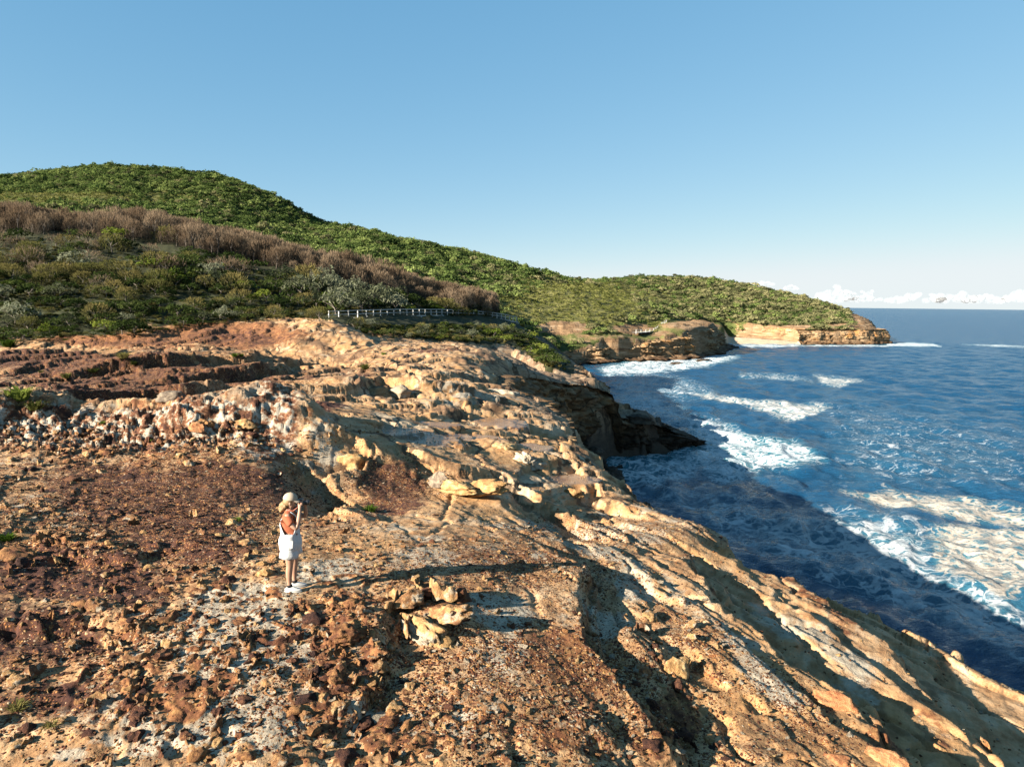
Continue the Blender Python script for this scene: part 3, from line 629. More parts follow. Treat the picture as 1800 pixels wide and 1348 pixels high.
# ------------------------------------------------------------------ cliffs as their own solid skins
def resample(line, step):
    P = np.array(line, float); d = np.r_[0, np.cumsum(np.hypot(*np.diff(P, axis=0).T))]
    n = max(2, int(d[-1] / step)); s = np.linspace(0, d[-1], n)
    X = np.interp(s, d, P[:, 0]); Y = np.interp(s, d, P[:, 1])
    kk = max(1, int(1.5 / step)); ker = np.ones(2 * kk + 1) / (2 * kk + 1)
    Xs = np.convolve(np.pad(X, kk, 'edge'), ker, 'valid'); Ys = np.convolve(np.pad(Y, kk, 'edge'), ker, 'valid')
    return s, Xs, Ys
def cliff(name, line, ztop, step, nz, amp, mat, lean=0.12, seed=0, inward=2.5, sink=0.25, block=2.4, zlow=-1.8, cave=None, shelf=0.0):
    """a rock face along a line (sea on its right), bedded and jointed, with a lip running back under the turf"""
    s, X, Y = resample(line, step)
    tx = np.gradient(X); ty = np.gradient(Y); L = np.hypot(tx, ty) + 1e-9; nx, ny = ty / L, -tx / L     # seaward normal
    kk = max(1, int(2.0 / step)); ker = np.ones(2 * kk + 1) / (2 * kk + 1)
    nx = np.convolve(np.pad(nx, kk, 'edge'), ker, 'valid'); ny = np.convolve(np.pad(ny, kk, 'edge'), ker, 'valid')
    zt = ztop(X - nx * 0.8, Y - ny * 0.8) - sink
    t = np.r_[np.linspace(0, 1, nz)]
    S, T = np.meshgrid(s, t); NX = np.broadcast_to(nx, S.shape); NY = np.broadcast_to(ny, S.shape)
    Z = zlow + (zt[None] - zlow) * T
    zz = Z + 0.9 * fbm(S / 14, Z * 0 + seed, 3, seed + 1)
    def layer(h, sd):
        q = zz / h; i = np.floor(q); f = q - i
        r = lambda j: (_hash(j.astype(np.int64) + 500, (j * 0).astype(np.int64), sd) & np.uint32(1023)).astype(np.float32) / 1023
        return r(i) + (r(i + 1) - r(i)) * sstep(0.8, 1.0, f)
    a1, a2, c = worley(S / block + .3 * fbm(S, Z, 2, 3), zz / (block * .55), seed + 4)
    out = amp * (1.1 * (layer(1.35, seed + 2) - .5) + .8 * (layer(.45, seed + 3) - .5) + .8 * (c - .5) - .7 * np.exp(-((a2 - a1) / .06) ** 2) + .9 * fbm(S / 5, Z / 5, 4, seed + 5) + 1.4 * fbm(S / 16, Z / 30, 2, seed + 6) + .25 * fbm(S / .7, Z / .5, 3, seed + 7))
    out += lean * (zt[None] - Z) + shelf * sstep(2.5, 0.3, Z) * 1.0
    out -= amp * 1.2 * sstep(.9, 1.0, T)
    if cave:
        for sx, zc, rs, rz, dep in cave:
            out -= dep * np.exp(-(((S - sx) / rs) ** 2 + ((Z - zc) / rz) ** 2) ** 2)
    PX = X[None] + NX * out; PY = Y[None] + NY * out
    for j, b in enumerate((0.5, 1.0, inward)):
        PX = np.vstack([PX, (X - nx * b)[None] + 0 * X]); PY = np.vstack([PY, (Y - ny * b)[None]])
        Z = np.vstack([Z, (zt + 0.10 * fbm(s / .8, s * 0 + j, 3, seed + j) - (0.5 if j == 2 else 0))[None]])
    V = np.stack([PX.ravel(), PY.ravel(), Z.ravel()], -1)
    F = grid_faces(len(t) + 3, len(s))
    return V, F[:, ::-1] if False else F, (s, X, Y)
fz = lambda X, Y: FAR(X, Y)
V, F, _ = cliff('c', [(14, 222)] + FCOAST[3:12] + [(108, 385)], fz, .42, 56, 1.7, M_CLIFF, .10, 3, 6, .3, 3.2, shelf=4.0)
o = link('cliff', mesh_np('cliff', V, F, M_CLIFF, True)); tag(o, kind='structure')
V, F, _ = cliff('c', [W(1276, 590, z=2.4)[:2], W(1292, 592, z=2.2)[:2], W(1330, 593.5, z=2.0)[:2], W(1380, 597, z=1.5)[:2], W(1425, 602, z=.6)[:2], W(1436, 604.0, z=.2)[:2]], lambda X, Y: np.maximum(FAR(X, Y), 8.3), .5, 36, .9, M_CLIFF, .04, 53, 6, .3, 3.5, zlow=.2)
o = link('cliff', mesh_np('cliff', V, F, M_CLIFF, True)); tag(o, kind='structure')
V, F, _ = cliff('c', FCOAST[15:22], lambda X, Y: np.maximum(FAR(X, Y), 8.3), .5, 40, 1.1, M_CLIFF, .18, 33, 6, .3, 4.5, shelf=2.0)
o = link('cliff', mesh_np('cliff', V, F, M_CLIFF, True)); tag(o, kind='structure')
print('far cliffs', round(time.time() - T0, 1))
nearz = lambda X, Y: np.where((Y > 86) & (Y < 119) & (X > 7), np.minimum(promo_h(X) - .3, BASE(X, Y) + 1), BASE(X, Y))
e = [p for p in EDGE if p[1] > 30]
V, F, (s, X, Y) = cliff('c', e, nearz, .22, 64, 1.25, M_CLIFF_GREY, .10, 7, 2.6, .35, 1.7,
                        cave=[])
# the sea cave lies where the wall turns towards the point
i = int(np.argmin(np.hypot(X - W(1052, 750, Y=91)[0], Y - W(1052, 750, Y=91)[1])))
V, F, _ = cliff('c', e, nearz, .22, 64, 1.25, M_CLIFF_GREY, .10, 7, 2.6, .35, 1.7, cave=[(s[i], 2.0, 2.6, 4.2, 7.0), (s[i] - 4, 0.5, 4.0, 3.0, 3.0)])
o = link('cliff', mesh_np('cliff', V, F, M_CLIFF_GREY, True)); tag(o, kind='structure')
print('near cliff', len(F), round(time.time() - T0, 1))

# ------------------------------------------------------------------ sea
FOAM = [  # picture polygons (lying on the sea), strength, tan colour, softness in picture units
    ([(1195, 735), (1255, 738), (1330, 772), (1400, 786), (1452, 812), (1400, 822), (1340, 820), (1290, 852), (1240, 835), (1225, 800), (1235, 785)], .78, 0, 14),
    ([(1195, 730), (1250, 740), (1300, 765), (1330, 790), (1270, 800), (1230, 770)], .95, 0, 12),
    ([(1360, 780), (1400, 785), (1455, 812), (1400, 820), (1380, 805)], .85, 0, 8),
    ([(1475, 865), (1560, 864), (1660, 876), (1810, 902), (1810, 918), (1700, 908), (1560, 886)], 1.0, 1, 10),
    ([(1620, 940), (1700, 922), (1820, 930), (1820, 1040), (1770, 1062), (1700, 1030), (1640, 990)], .90, 1, 18),
    ([(1430, 905), (1560, 912), (1620, 935), (1640, 990), (1800, 1060), (1800, 1150), (1700, 1100), (1500, 1000), (1300, 940), (1320, 900)], .66, .2, 40),
    ([(1215, 690), (1330, 703), (1462, 714), (1410, 738), (1370, 735), (1320, 716), (1240, 702)], .9, .6, 6),
    ([(1430, 660), (1515, 668), (1480, 680), (1445, 675)], .85, .6, 5),
    ([(1300, 655), (1400, 660), (1430, 672), (1380, 668), (1300, 664)], .5, .3, 6),
    ([(1050, 648), (1130, 632), (1270, 622), (1300, 628), (1240, 645), (1150, 656), (1070, 660)], .86, 0, 6),
    ([(1556, 601), (1640, 604), (1655, 609), (1560, 609)], 1.0, 0, 2),
    ([(1690, 605), (1760, 606), (1800, 608), (1800, 611), (1740, 609)], .8, 0, 2),
    ([(1060, 800), (1130, 812), (1230, 795), (1245, 820), (1160, 860), (1080, 850)], .68, 0, 16),
    ([(1085, 690), (1140, 690), (1200, 720), (1230, 760), (1140, 728), (1100, 715)], .66, 0, 14),
    ([(1070, 650), (1200, 665), (1260, 690), (1200, 700), (1090, 690)], .45, 0, 14),
    ([(1250, 940), (1400, 1000), (1640, 1090), (1800, 1160), (1800, 1110), (1620, 1030), (1400, 940)], .55, 0, 26),
    ([(1130, 860), (1300, 880), (1420, 930), (1300, 950), (1200, 890)], .52, 0, 26),
    ([(1262, 605), (1420, 606.5), (1560, 606.5), (1560, 609.5), (1420, 609), (1264, 612)], .9, 0, 1.5),
    ([(1440, 700), (1800, 760), (1800, 860), (1500, 850)], .22, 0, 60),
]
def segdist(u, v, poly):
    d, _, _ = signed(u, v, list(poly) + [poly[0]])
    d = np.abs(d); return np.where(inpoly(u, v, poly), d, -d)
def sea_waves(x, y):
    z = np.zeros(x.shape, np.float32); r = np.random.default_rng(3)
    D = np.hypot(x, y)
    for i in range(46):
        lam = 0.9 * (12 / 0.9) ** (i / 45.0); th = math.radians(-155) + r.normal() * 0.6
        kx, ky = math.cos(th) * 2 * np.pi / lam, math.sin(th) * 2 * np.pi / lam
        a = 0.0165 * lam ** 0.80 * (0.6 + 0.8 * r.random())
        fade = np.clip(1 - D * 0.005 * 2.2 / lam, 0, 1)
        mod = 0.55 + 0.9 * (0.5 + fbm(x / (lam * 5) + i, y / (lam * 5), 2, 300 + i)) if i % 2 else 1.0
        ph = x * kx + y * ky + r.random() * 6.28
        z += a * fade * mod * (np.sin(ph) + 0.22 * np.sin(2 * ph + 1.2))
    return z
def sea_material():
    k = NT('sea_water'); p = k.pos()
    foam = k.attr('foam'); tan = k.attr('tan'); shal = k.attr('shallow')
    w1 = k.noise(p, 0.35, 4, 0.6); warp = k.add('ShaderNodeVectorMath', {0: p, 1: k.add('ShaderNodeCombineXYZ', {0: k.math('MULTIPLY', w1, 5.0), 1: k.math('MULTIPLY', k.noise(p, 0.31, 3, .6), 5.0)}).outputs[0]}, operation='ADD').outputs[0]
    st = k.mapping(warp, (0.75, 1.0, 1), (0, 0, math.radians(25)))
    n = k.noise(st, 0.75, 8, 0.72); cell = k.voro(k.mapping(warp, (1, 1, 0)), 0.95, 'DISTANCE_TO_EDGE').outputs['Distance']
    lace = k.rng(cell, 0.0, 0.30, 0.75, 0.20)
    pat = k.math('ADD', k.math('MULTIPLY', n, 0.75), k.math('MULTIPLY', lace, 0.35))
    m = k.math('MULTIPLY', k.rng(k.math('ADD', foam, k.math('MULTIPLY', k.math('SUBTRACT', pat, 0.50), 3.4)), 0.50, 1.35), 0.88)
    haze_ = k.math('MULTIPLY', foam, 0.28)                       # air bubbles in the water make it milky
    m = k.math('MULTIPLY', m, k.rng(foam, 0.02, 0.2))
    wc = k.mix(k.rng(shal, 0, 1), (0.005, 0.036, 0.082), (0.012, 0.10, 0.12))
    wc = k.mix(haze_, wc, (0.10, 0.25, 0.30))
    fc = k.mix(tan, (0.50, 0.52, 0.53), k.ramp(k.noise(p, 0.8, 5, 0.7), [(0.3, (0.28, 0.225, 0.17)), (0.6, (0.44, 0.38, 0.315))]))
    col = k.mix(m, wc, fc)
    b0 = k.bump(k.noise(k.mapping(p, (0.55, 1.0, 1), (0, 0, math.radians(25))), 0.16, 5, 0.6), 0.35, 2.0)
    b1 = k.bump(k.noise(k.mapping(p, (0.6, 1.1, 1), (0, 0, math.radians(22))), 1.5, 6, 0.66), 1.0, 0.42, b0)
    b2 = k.bump(k.math('MULTIPLY', n, m), 0.5, 0.3, b1)
    pr = k.principled(col, k.mix_f(m, k.math('ADD', 0.07, k.math('MULTIPLY', k.attr('far'), 0.20)), 0.8), b2, 0.5, IOR=1.333)
    return k.m
M_SEA = sea_material()
rows = ratio_rows([(16, 420, .0052), (420, 1500, .012), (1500, 80000, .06)])
cols = (np.r_[np.linspace(870, 2120, 440), 2300, 2700, 3500, 6000] - 900) / F_PX
gx = (rows[:, None] * cols[None, :]).ravel(); gy = np.repeat(rows[:, None], len(cols), 1).ravel()
gz = sea_waves(gx, gy)
u, v = project(gx, gy, gx * 0)
foam = np.zeros(gx.shape, np.float32); tn = foam.copy()
uw = u + 10 * fbm(gx / 9, gy / 9, 3, 401) * np.clip(60 / gy, .1, 1); vw = v + 10 * fbm(gx / 9, gy / 9, 3, 402) * np.clip(60 / gy, .05, 1)
for poly, sgt, tv, soft in FOAM:
    d = segdist(uw, vw, poly); f = sgt * sstep(-soft, soft * .9, d)
    tn = np.where(f > foam, tv, tn); foam = np.maximum(foam, f)
near_coast, _, _ = signed_in(gx, gy, EDGE, EDGE_LAND); far_coast, _, _ = signed_in(gx, gy, FCOAST, FC_LAND)
cd = np.minimum(np.abs(near_coast), np.abs(far_coast))
foam = np.maximum(foam, 0.62 * np.exp(-(cd / 3.5) ** 1.2) * (near_coast < 1))
foam = np.maximum(foam, 0.09 * sstep(.3, .65, fbm(gx / 18, gy / 30, 4, 411)) * (gy < 350))
gz += 0.18 * foam * fbm(gx / 1.2, gy / 1.2, 3, 420) + 0.5 * np.exp(-(segdist(uw, vw, FOAM[2][0]) / 10) ** 2) * (np.abs(u - 1400) < 90)
F = grid_faces(len(rows), len(cols))
inland = (np.minimum(near_coast, 1e9) > 6) & (gy < 120) 
F = F[~inland[F].all(1)]
V, F, SA = compact(np.stack([gx, gy, gz], -1), F, dict(foam=foam, tan=tn, shallow=0.6 * np.exp(-(cd / 9)) + 0.5 * foam, far=sstep(math.log(40), math.log(900), np.log(np.hypot(gx, gy)))))
tag(link('sea', mesh_np('sea', V, F, M_SEA, True, SA)), kind='structure')
print('sea', len(F), round(time.time() - T0, 1))
# ------------------------------------------------------------------ what of the land can be seen, and where it stands
GV = np.array([v.co[:] for v in []]) if False else None
_me = bpy.data.objects['ground'].data
GV = np.empty(len(_me.vertices) * 3, np.float32); _me.vertices.foreach_get('co', GV); GV = GV.reshape(-1, 3)
GU, GW = project(GV[:, 0], GV[:, 1], GV[:, 2])
CELL = 5
def visible_map(P, U, Vv, cell):
    ok = (U > -300) & (U < 2100) & (Vv > 200) & (Vv < 1600)
    idx = np.where(ok)[0]; key = ((Vv[idx] - 200) // cell).astype(np.int64) * 1000 + ((U[idx] + 300) // cell).astype(np.int64)
    order = np.lexsort((P[idx, 1], key)); k = key[order]; first = np.r_[True, k[1:] != k[:-1]]
    return dict(zip(k[first].tolist(), idx[order][first].tolist()))
VIS = visible_map(GV, GU, GW, CELL)
def surf(u, v):
    """the nearest land seen at a picture point"""
    for r in range(0, 12):
        for dv in range(-r, r + 1):
            for du in ((-r, r) if abs(dv) < r else range(-r, r + 1)):
                k = (int((v - 200) // CELL) + dv) * 1000 + int((u + 300) // CELL) + du
                if k in VIS: return GV[VIS[k]]
    return GV[0]
def rand_in(poly, n, rng, ok=None):
    xs = [p[0] for p in poly]; ys = [p[1] for p in poly]; out = []
    while len(out) < n:
        u = rng.uniform(min(xs), max(xs), 400); v = rng.uniform(min(ys), max(ys), 400); m = inpoly(u, v, poly)
        out += list(zip(u[m], v[m]))
    return out[:n]

# ------------------------------------------------------------------ rock materials and shapes
def rock_material(name, dark, midc, light, pale=None, spread=0.5):
    k = NT(name); p = k.obj(); r = k.rnd()
    n = k.noise(k.add('ShaderNodeVectorMath', {0: p, 1: k.add('ShaderNodeCombineXYZ', {0: k.math('MULTIPLY', r, 37.0)}).outputs[0]}, operation='ADD').outputs[0], 3.2, 6, 0.65)
    f = k.math('ADD', n, k.math('MULTIPLY', k.math('SUBTRACT', r, 0.5), spread * 0.5))
    c = k.ramp(f, [(0.34, dark), (0.50, midc), (0.66, light)])
    if pale:
        c = k.mix(k.rng(k.noise(p, 1.6, 5, 0.6), 0.52, 0.62), c, pale)
    fine = k.noise(p, 22, 4, 0.7)
    c = k.mix(k.rng(fine, 0.3, 0.7, 0, 0.4), c, k.mix(1.0, c, (0.5, 0.45, 0.4), 'MULTIPLY'))
    k.principled(c, 0.85, k.bump(k.math('ADD', n, k.math('MULTIPLY', fine, 0.4)), 0.9, 0.06), 0.2)
    return k.m
M_IRON = rock_material('ironstone', (0.065, 0.024, 0.014), (0.165, 0.068, 0.030), (0.34, 0.17, 0.065), None, 0.7)
M_IRONPALE = rock_material('ironstone_with_pale_crust', (0.14, 0.06, 0.028), (0.30, 0.155, 0.065), (0.45, 0.28, 0.12), (0.40, 0.33, 0.24), 0.5)
M_YELLOW = rock_material('yellow_sandstone', (0.24, 0.125, 0.05), (0.42, 0.25, 0.10), (0.54, 0.39, 0.21), None, 0.3)
M_WHITE = rock_material('bleached_sandstone', (0.24, 0.185, 0.12), (0.36, 0.295, 0.21), (0.46, 0.39, 0.30), None, 0.3)
M_RED = rock_material('red_sandstone', (0.24, 0.085, 0.035), (0.42, 0.18, 0.075), (0.52, 0.28, 0.13), None, 0.3)
M_GREYROCK = rock_material('grey_weathered_sandstone', (0.07, 0.05, 0.035), (0.17, 0.13, 0.095), (0.30, 0.24, 0.17), None, 0.3)
M_DARKIRON = rock_material('dark_ironstone', (0.028, 0.012, 0.009), (0.066, 0.026, 0.016), (0.15, 0.066, 0.032), None, 0.6)
M_DARKROCK = rock_material('wet_dark_rock', (0.018, 0.013, 0.010), (0.05, 0.036, 0.026), (0.10, 0.075, 0.05), None, 0.3)
def _n3(P, sc, sd):
    return (pnoise(P[:, 0] * sc + sd, P[:, 1] * sc - sd, sd) + pnoise(P[:, 1] * sc + 7, P[:, 2] * sc + sd, sd + 1) + pnoise(P[:, 2] * sc - 3, P[:, 0] * sc + 5, sd + 2)) / 1.8
def ico(sub):
    bm = bmesh.new(); bmesh.ops.create_icosphere(bm, subdivisions=sub, radius=1.0)
    V = np.array([v.co[:] for v in bm.verts]); F = np.array([[v.index for v in f.verts] for f in bm.faces]); bm.free(); return V, F
ICO = {s: ico(s) for s in (1, 2, 3, 4, 5)}
def chunk_mesh(seed, sub=3, scale=(1, .8, .6), rough=.35, beds=0.0, pits=0.0, mat=None, facet=0.5):
    V, F = ICO[sub]; V = V.copy(); r = np.random.default_rng(seed)
    for i in range(int(9 * facet) + 2):                              # knocked-off faces
        nrm = r.normal(size=3); nrm /= np.linalg.norm(nrm); d = r.uniform(.55, .85)
        over = np.maximum(V @ nrm - d, 0); V -= over[:, None] * nrm[None] * .92
    n1 = _n3(V, 1.3, seed); n2 = _n3(V, 3.3, seed + 5); n3 = np.abs(_n3(V, 6.5, seed + 9))
    V = V * (1 + rough * (.6 * n1 + .45 * n2) - pits * np.clip(n3, 0, .6))[:, None]
    if beds:
        q = V[:, 2] * 4 + .4 * n1; f = np.floor(q); V[:, :2] *= (1 + beds * ((np.sin(f * 12.9) * 43.7 % 1) - .5))[:, None]
    V = V * np.array(scale); V[:, 2] = np.maximum(V[:, 2], -.35 * scale[2])
    return mesh_np('rock', V, F, mat, False if sub < 3 else True)
def fin_mesh(seed, mat):
    """a curved, upstanding rib of ironstone: the broken wall of a hollow nodule"""
    r = np.random.default_rng(seed); n = 22; a0 = r.uniform(0, 6.28); span = r.uniform(1.2, 3.6); R = r.uniform(.7, 1.1); k = r.uniform(.5, .9)
    t = np.linspace(0, 1, n); a = a0 + span * t; rad = R * (1 + .16 * pnoise(t * 4, t * 0 + seed, seed))
    h = .55 * (.35 + .65 * np.sin(np.pi * np.clip(t * 1.06 - .02, 0, 1)) ** .6) * (1 + .75 * pnoise(t * 6, t * 0 + 3, seed + 1)); h = np.maximum(h, .06)
    th = .10 + .05 * pnoise(t * 5, t * 0, seed + 2)
    lean = .25 * pnoise(t * 2, t * 0, seed + 4)
    pts = []
    for (dr, z) in ((.13, -.3), (.10, .2), (.07, .65), (.03, 1.0), (-.05, .96), (-.10, .6), (-.13, .2), (-.15, -.3)):
        rr = rad + dr * th / .11 + lean * z * .4 + .03 * pnoise(t * 9, t * 0 + z * 3, seed + 6)
        pts.append(np.stack([np.cos(a) * rr, np.sin(a) * rr * k, z * h + .04 * pnoise(t * 8, t * 0 + z, seed + 7)], -1))
    P = np.array(pts); V = P.reshape(-1, 3); V[:, :2] -= V[:, :2].mean(0)
    F = grid_faces(len(pts), n)
    # end caps
    base = len(V); caps = []
    for j in (0, n - 1):
        ring = [i * n + j for i in range(len(pts))]; c = V[ring].mean(0); V = np.vstack([V, c]); ci = len(V) - 1
        caps += [[ring[i], ring[i + 1], ci, ci] for i in range(len(ring) - 1)]
    tri = np.vstack([F[:, [0, 1, 2]], F[:, [0, 2, 3]], np.array(caps)[:, :3]])
    return mesh_np('rock', V, tri, mat, True)
def dish_mesh(seed, mat, matin):
    """a low nodule with a raised rim round a floor of blown sand"""
    r = np.random.default_rng(seed); n = 30; a = np.linspace(0, 2 * np.pi, n, endpoint=False); rows_ = []
    rad = 1 + .22 * pnoise(np.cos(a) * 1.4 + seed, np.sin(a) * 1.4, seed); k = r.uniform(.55, .85)
    rh = .30 * (1 + .8 * pnoise(np.cos(a) * 2.5, np.sin(a) * 2.5 + seed, seed + 2)); rh = np.maximum(rh, .05)
    for fr, z in ((1.12, -.3), (1.06, .3), (1.0, .8), (.95, 1.0), (.88, .75), (.84, .35)):
        rows_.append(np.stack([np.cos(a) * rad * fr, np.sin(a) * rad * fr * k, z * rh + .03 * pnoise(a * 3, a * 0 + z * 4, seed + 3)], -1))
    for fr in (.82, .5, .2):
        rows_.append(np.stack([np.cos(a) * rad * fr, np.sin(a) * rad * fr * k, a * 0 + .06 + .03 * pnoise(np.cos(a) * 3, np.sin(a) * 3 + fr, seed + 5)], -1))
    V = np.array(rows_).reshape(-1, 3); F = []
    for i in range(len(rows_) - 1):
        for j in range(n):
            F.append([i * n + j, i * n + (j + 1) % n, (i + 1) * n + (j + 1) % n, (i + 1) * n + j])
    me = mesh_np('rock', V, F, mat, True); me.materials.append(matin)
    mi = np.zeros(len(F), np.int32); mi[6 * n:] = 1; me.polygons.foreach_set('material_index', mi); return me
rr_ = random.Random(5)
CHUNKS = [chunk_mesh(100 + i, 3, (1, rr_.uniform(.6, .95), rr_.uniform(.45, .85)), .45, .25 * (i % 2), .35, (M_IRON, M_IRONPALE, M_DARKIRON)[i % 3]) for i in range(9)]
FINS = [fin_mesh(200 + i, M_IRON if i % 2 else M_IRONPALE) for i in range(9)]
def sand_material():
    k = NT('blown_sand'); p = k.pos()
    k.principled(k.ramp(k.noise(p, 6, 4, .6), [(0.35, (0.30, 0.235, 0.16)), (0.65, (0.42, 0.355, 0.265))]), 0.95, k.bump(k.noise(p, 20, 3, .6), .4, .02), 0.1); return k.m
M_SAND = sand_material()
DISHES = [dish_mesh(300 + i, M_IRON if i % 2 else M_IRONPALE, M_SAND) for i in range(6)]

def put(name, me, u, v, size_px, rz=None, squash=1.0, sink=.05, label=None, cat='rock', group=None, tilt=(0, 0)):
    p = surf(u, v); s = size_px * float(np.hypot(p[1], 4)) / F_PX / 2
    o = link(name, me); o.location = (p[0], p[1], p[2] - sink * s); o.scale = (s, s, s * squash)
    o.rotation_euler = (tilt[0], tilt[1], rr_.uniform(0, 6.28) if rz is None else rz)
    return tag(o, label, cat, group)
# --- the rocks one can point at
put('boulder', chunk_mesh(11, 4, (1, .62, .72), .32, .15, .25, M_YELLOW, 1.0), 1186, 1172, 74, .35, 1.1, .0, 'square banded orange block standing alone on the gravel right of the shaded gully')
put('boulder', chunk_mesh(12, 4, (1, .55, .5), .3, .1, .2, M_YELLOW), 1006, 868, 48, -.25, 1.0, .1, 'smooth golden yellow boulder lying by itself near the sea cliff edge')
put('boulder', chunk_mesh(13, 4, (1, .8, .75), .3, .1, .8, M_WHITE), 925, 808, 70, .2, 1.0, .15, 'whitish boulder pitted like honeycomb on the wet rock shelf')
put('boulder', chunk_mesh(14, 4, (1, .75, .42), .3, .1, .6, M_YELLOW), 886, 783, 62, .4, .9, .1, 'flat topped tan boulder beside the blue puddles, left of the honeycombed one')
put('rock', chunk_mesh(15, 4, (1, .7, .3), .25, 0, .1, M_WHITE), 650, 1252, 84, .5, 1.0, .2, 'low bleached white rock patch below the woman among orange rubble')
put('rock', chunk_mesh(16, 4, (1, .8, .6), .35, .2, .35, M_IRON), 622, 1062, 62, .1, 1.0, .1, 'rounded brown and orange nodule just right of the standing woman')
put('rock', chunk_mesh(17, 4, (1, .8, .5), .35, .2, .35, M_IRON), 608, 1112, 70, .7, 1.0, .1, 'broad dark red nodule below the rounded one right of the woman')
put('rock', chunk_mesh(18, 4, (1, .7, .8), .3, .1, .3, M_IRONPALE), 172, 1068, 50, .3, 1.2, .1, 'upright brown block with an orange lit face on the dark gravel at left')
put('rock', DISHES[1], 258, 1076, 88, .1, .7, .16, 'wide ironstone dish filled with pale sand left of the woman\'s feet')
put('rock', DISHES[2], 246, 1142, 62, 1.1, .9, .05, 'long narrow sand filled dish below the wide one')
put('rock', DISHES[3], 485, 1118, 78, .2, .8, .05, 'oval ironstone ring in pale sand directly below the woman')
put('rock', chunk_mesh(19, 4, (1, .7, .62), .3, .1, .15, M_RED), 1462, 1232, 84, -.5, 1.0, .2, 'red block with a white crust along its edge at the lip of the lower ledge')
put('rock', chunk_mesh(20, 4, (1, .7, .5), .3, .1, .15, M_RED), 1555, 1325, 80, -.7, 1.0, .2, 'red slab at the bottom edge beside the big diagonal shadow')
put('rock', chunk_mesh(21, 4, (1, .8, .4), .3, .1, .15, M_RED), 1470, 1330, 64, -.3, 1.0, .2, 'smaller red slab at the bottom edge, left of the other red slab')
put('rock', chunk_mesh(22, 4, (1, .65, .55), .25, .2, .1, M_YELLOW), 426, 752, 46, .1, 1.0, -.2, 'yellow banded oval nodule sticking out of the pale eroded bank')
put('rock', chunk_mesh(23, 4, (1, .75, .75), .25, .1, .1, M_RED), 346, 756, 34, .1, 1.0, -.2, 'round red nodule sticking out of the pale eroded bank')
put('rock', chunk_mesh(24, 4, (1, .8, .6), .35, .1, .3, M_IRON), 22, 975, 74, .2, 1.0, .1, 'dark brown rock with green tuft on top at the left edge')
put('boulder', chunk_mesh(25, 4, (1, .6, .45), .3, .15, .2, M_GREYROCK), 303, 698, 60, .1, 1.0, .1, 'flat grey slab end casting a shadow on the upper platform')
put('boulder', chunk_mesh(26, 4, (1, .6, .5), .3, .15, .3, M_YELLOW), 616, 812, 90, .2, 1.0, .2, 'sunlit tan rock rising from the shaded hollow behind the woman')
put('boulder', chunk_mesh(27, 4, (1, .7, .5), .3, .15, .1, M_WHITE), 702, 688, 70, -.5, 1.0, .2, 'rounded cream boulder, leftmost of the pale row on the middle platform', group='pale boulders on the middle platform')
put('boulder', chunk_mesh(28, 4, (1, .7, .5), .3, .15, .1, M_WHITE), 775, 684, 66, -.3, 1.0, .2, 'rounded grey-cream boulder in the centre of the pale row on the middle platform', group='pale boulders on the middle platform')
put('boulder', chunk_mesh(29, 4, (1, .8, .5), .3, .15, .3, M_WHITE), 880, 688, 76, -.4, 1.0, .2, 'broad cream boulder, rightmost of the pale row on the middle platform', group='pale boulders on the middle platform')
# the leaning double slab in the hollow
t = empty('rock_outcrop', tuple(surf(800, 890))); tag(t, 'pair of leaning tan slabs with a dark undercut in the hollow right of the woman', 'rock')
for i, (du, dv, sc_, rz, sq, seed, m_) in enumerate([(0, -12, 95, -.75, .55, 31, M_YELLOW), (52, -6, 100, -.30, .45, 32, M_YELLOW), (-30, -30, 60, -.9, .8, 33, M_GREYROCK)]):
    p = surf(800 + du, 880 + dv); s = sc_ * p[1] / F_PX / 2
    o = link('slab', chunk_mesh(seed, 4, (1.2, .45, .5), .3, .25, .3, m_, 1.0), t)
    o.location = Vector(p) - t.location + Vector((0, 0, .12 * s * 2)); o.scale = (s, s, s * sq * 1.6); o.rotation_euler = (.2, -.15, rz)
# the broken concretion below and right of the person
t = empty('rock_outcrop', tuple(surf(760, 1080))); tag(t, 'broken yellow and white ironstone outcrop casting a blue shadow, right of the woman', 'rock')
def piece(name, seed, u, v, px, scale, rz, m_, lift=0.0, tilt=(0, 0), pits=.25, me=None):
    p = surf(u, v); s = 1.22 * px * float(np.hypot(p[1], 4)) / F_PX / 2
    o = link(name, me or chunk_mesh(seed, 4, scale, .36, .22, pits, m_, 1.0), t)
    o.location = Vector(p) - t.location + Vector((0, 0, lift * 1.35 * s)); o.scale = (s, s, s); o.rotation_euler = (*tilt, rz)
piece('pale_core', 51, 748, 1106, 118, (1.05, .36, .40), -.62, M_IRONPALE, -.04, (.1, .1), .45)
piece('pale_core', 61, 728, 1112, 70, (1.1, .34, .36), -.75, M_WHITE, .02, (.1, .2), .4)
piece('slab', 42, 785, 1095, 92, (.9, .5, .34), -.35, M_IRONPALE, .22, (.15, -.25), .4)
piece('dark_cap', 43, 806, 1100, 46, (.9, .7, .5), .2, M_DARKIRON, .7, (.1, .1))
piece('lump', 44, 722, 1068, 64, (.9, .7, .55), .3, M_IRONPALE, .3)
piece('lump', 45, 752, 1048, 56, (1, .6, .4), .1, M_IRON, .1)
piece('lump', 46, 812, 1058, 40, (.8, .7, .7), .4, M_IRON, .3)
piece('fin', 47, 770, 1050, 70, None, .5, M_IRONPALE, .2, (0, 0), 0, FINS[2])
piece('fin', 48, 694, 1062, 56, None, 1.5, M_IRONPALE, .1, (0, 0), 0, FINS[4])
piece('fin', 49, 720, 1110, 60, None, 2.4, M_YELLOW, .1, (0, 0), 0, FINS[6])
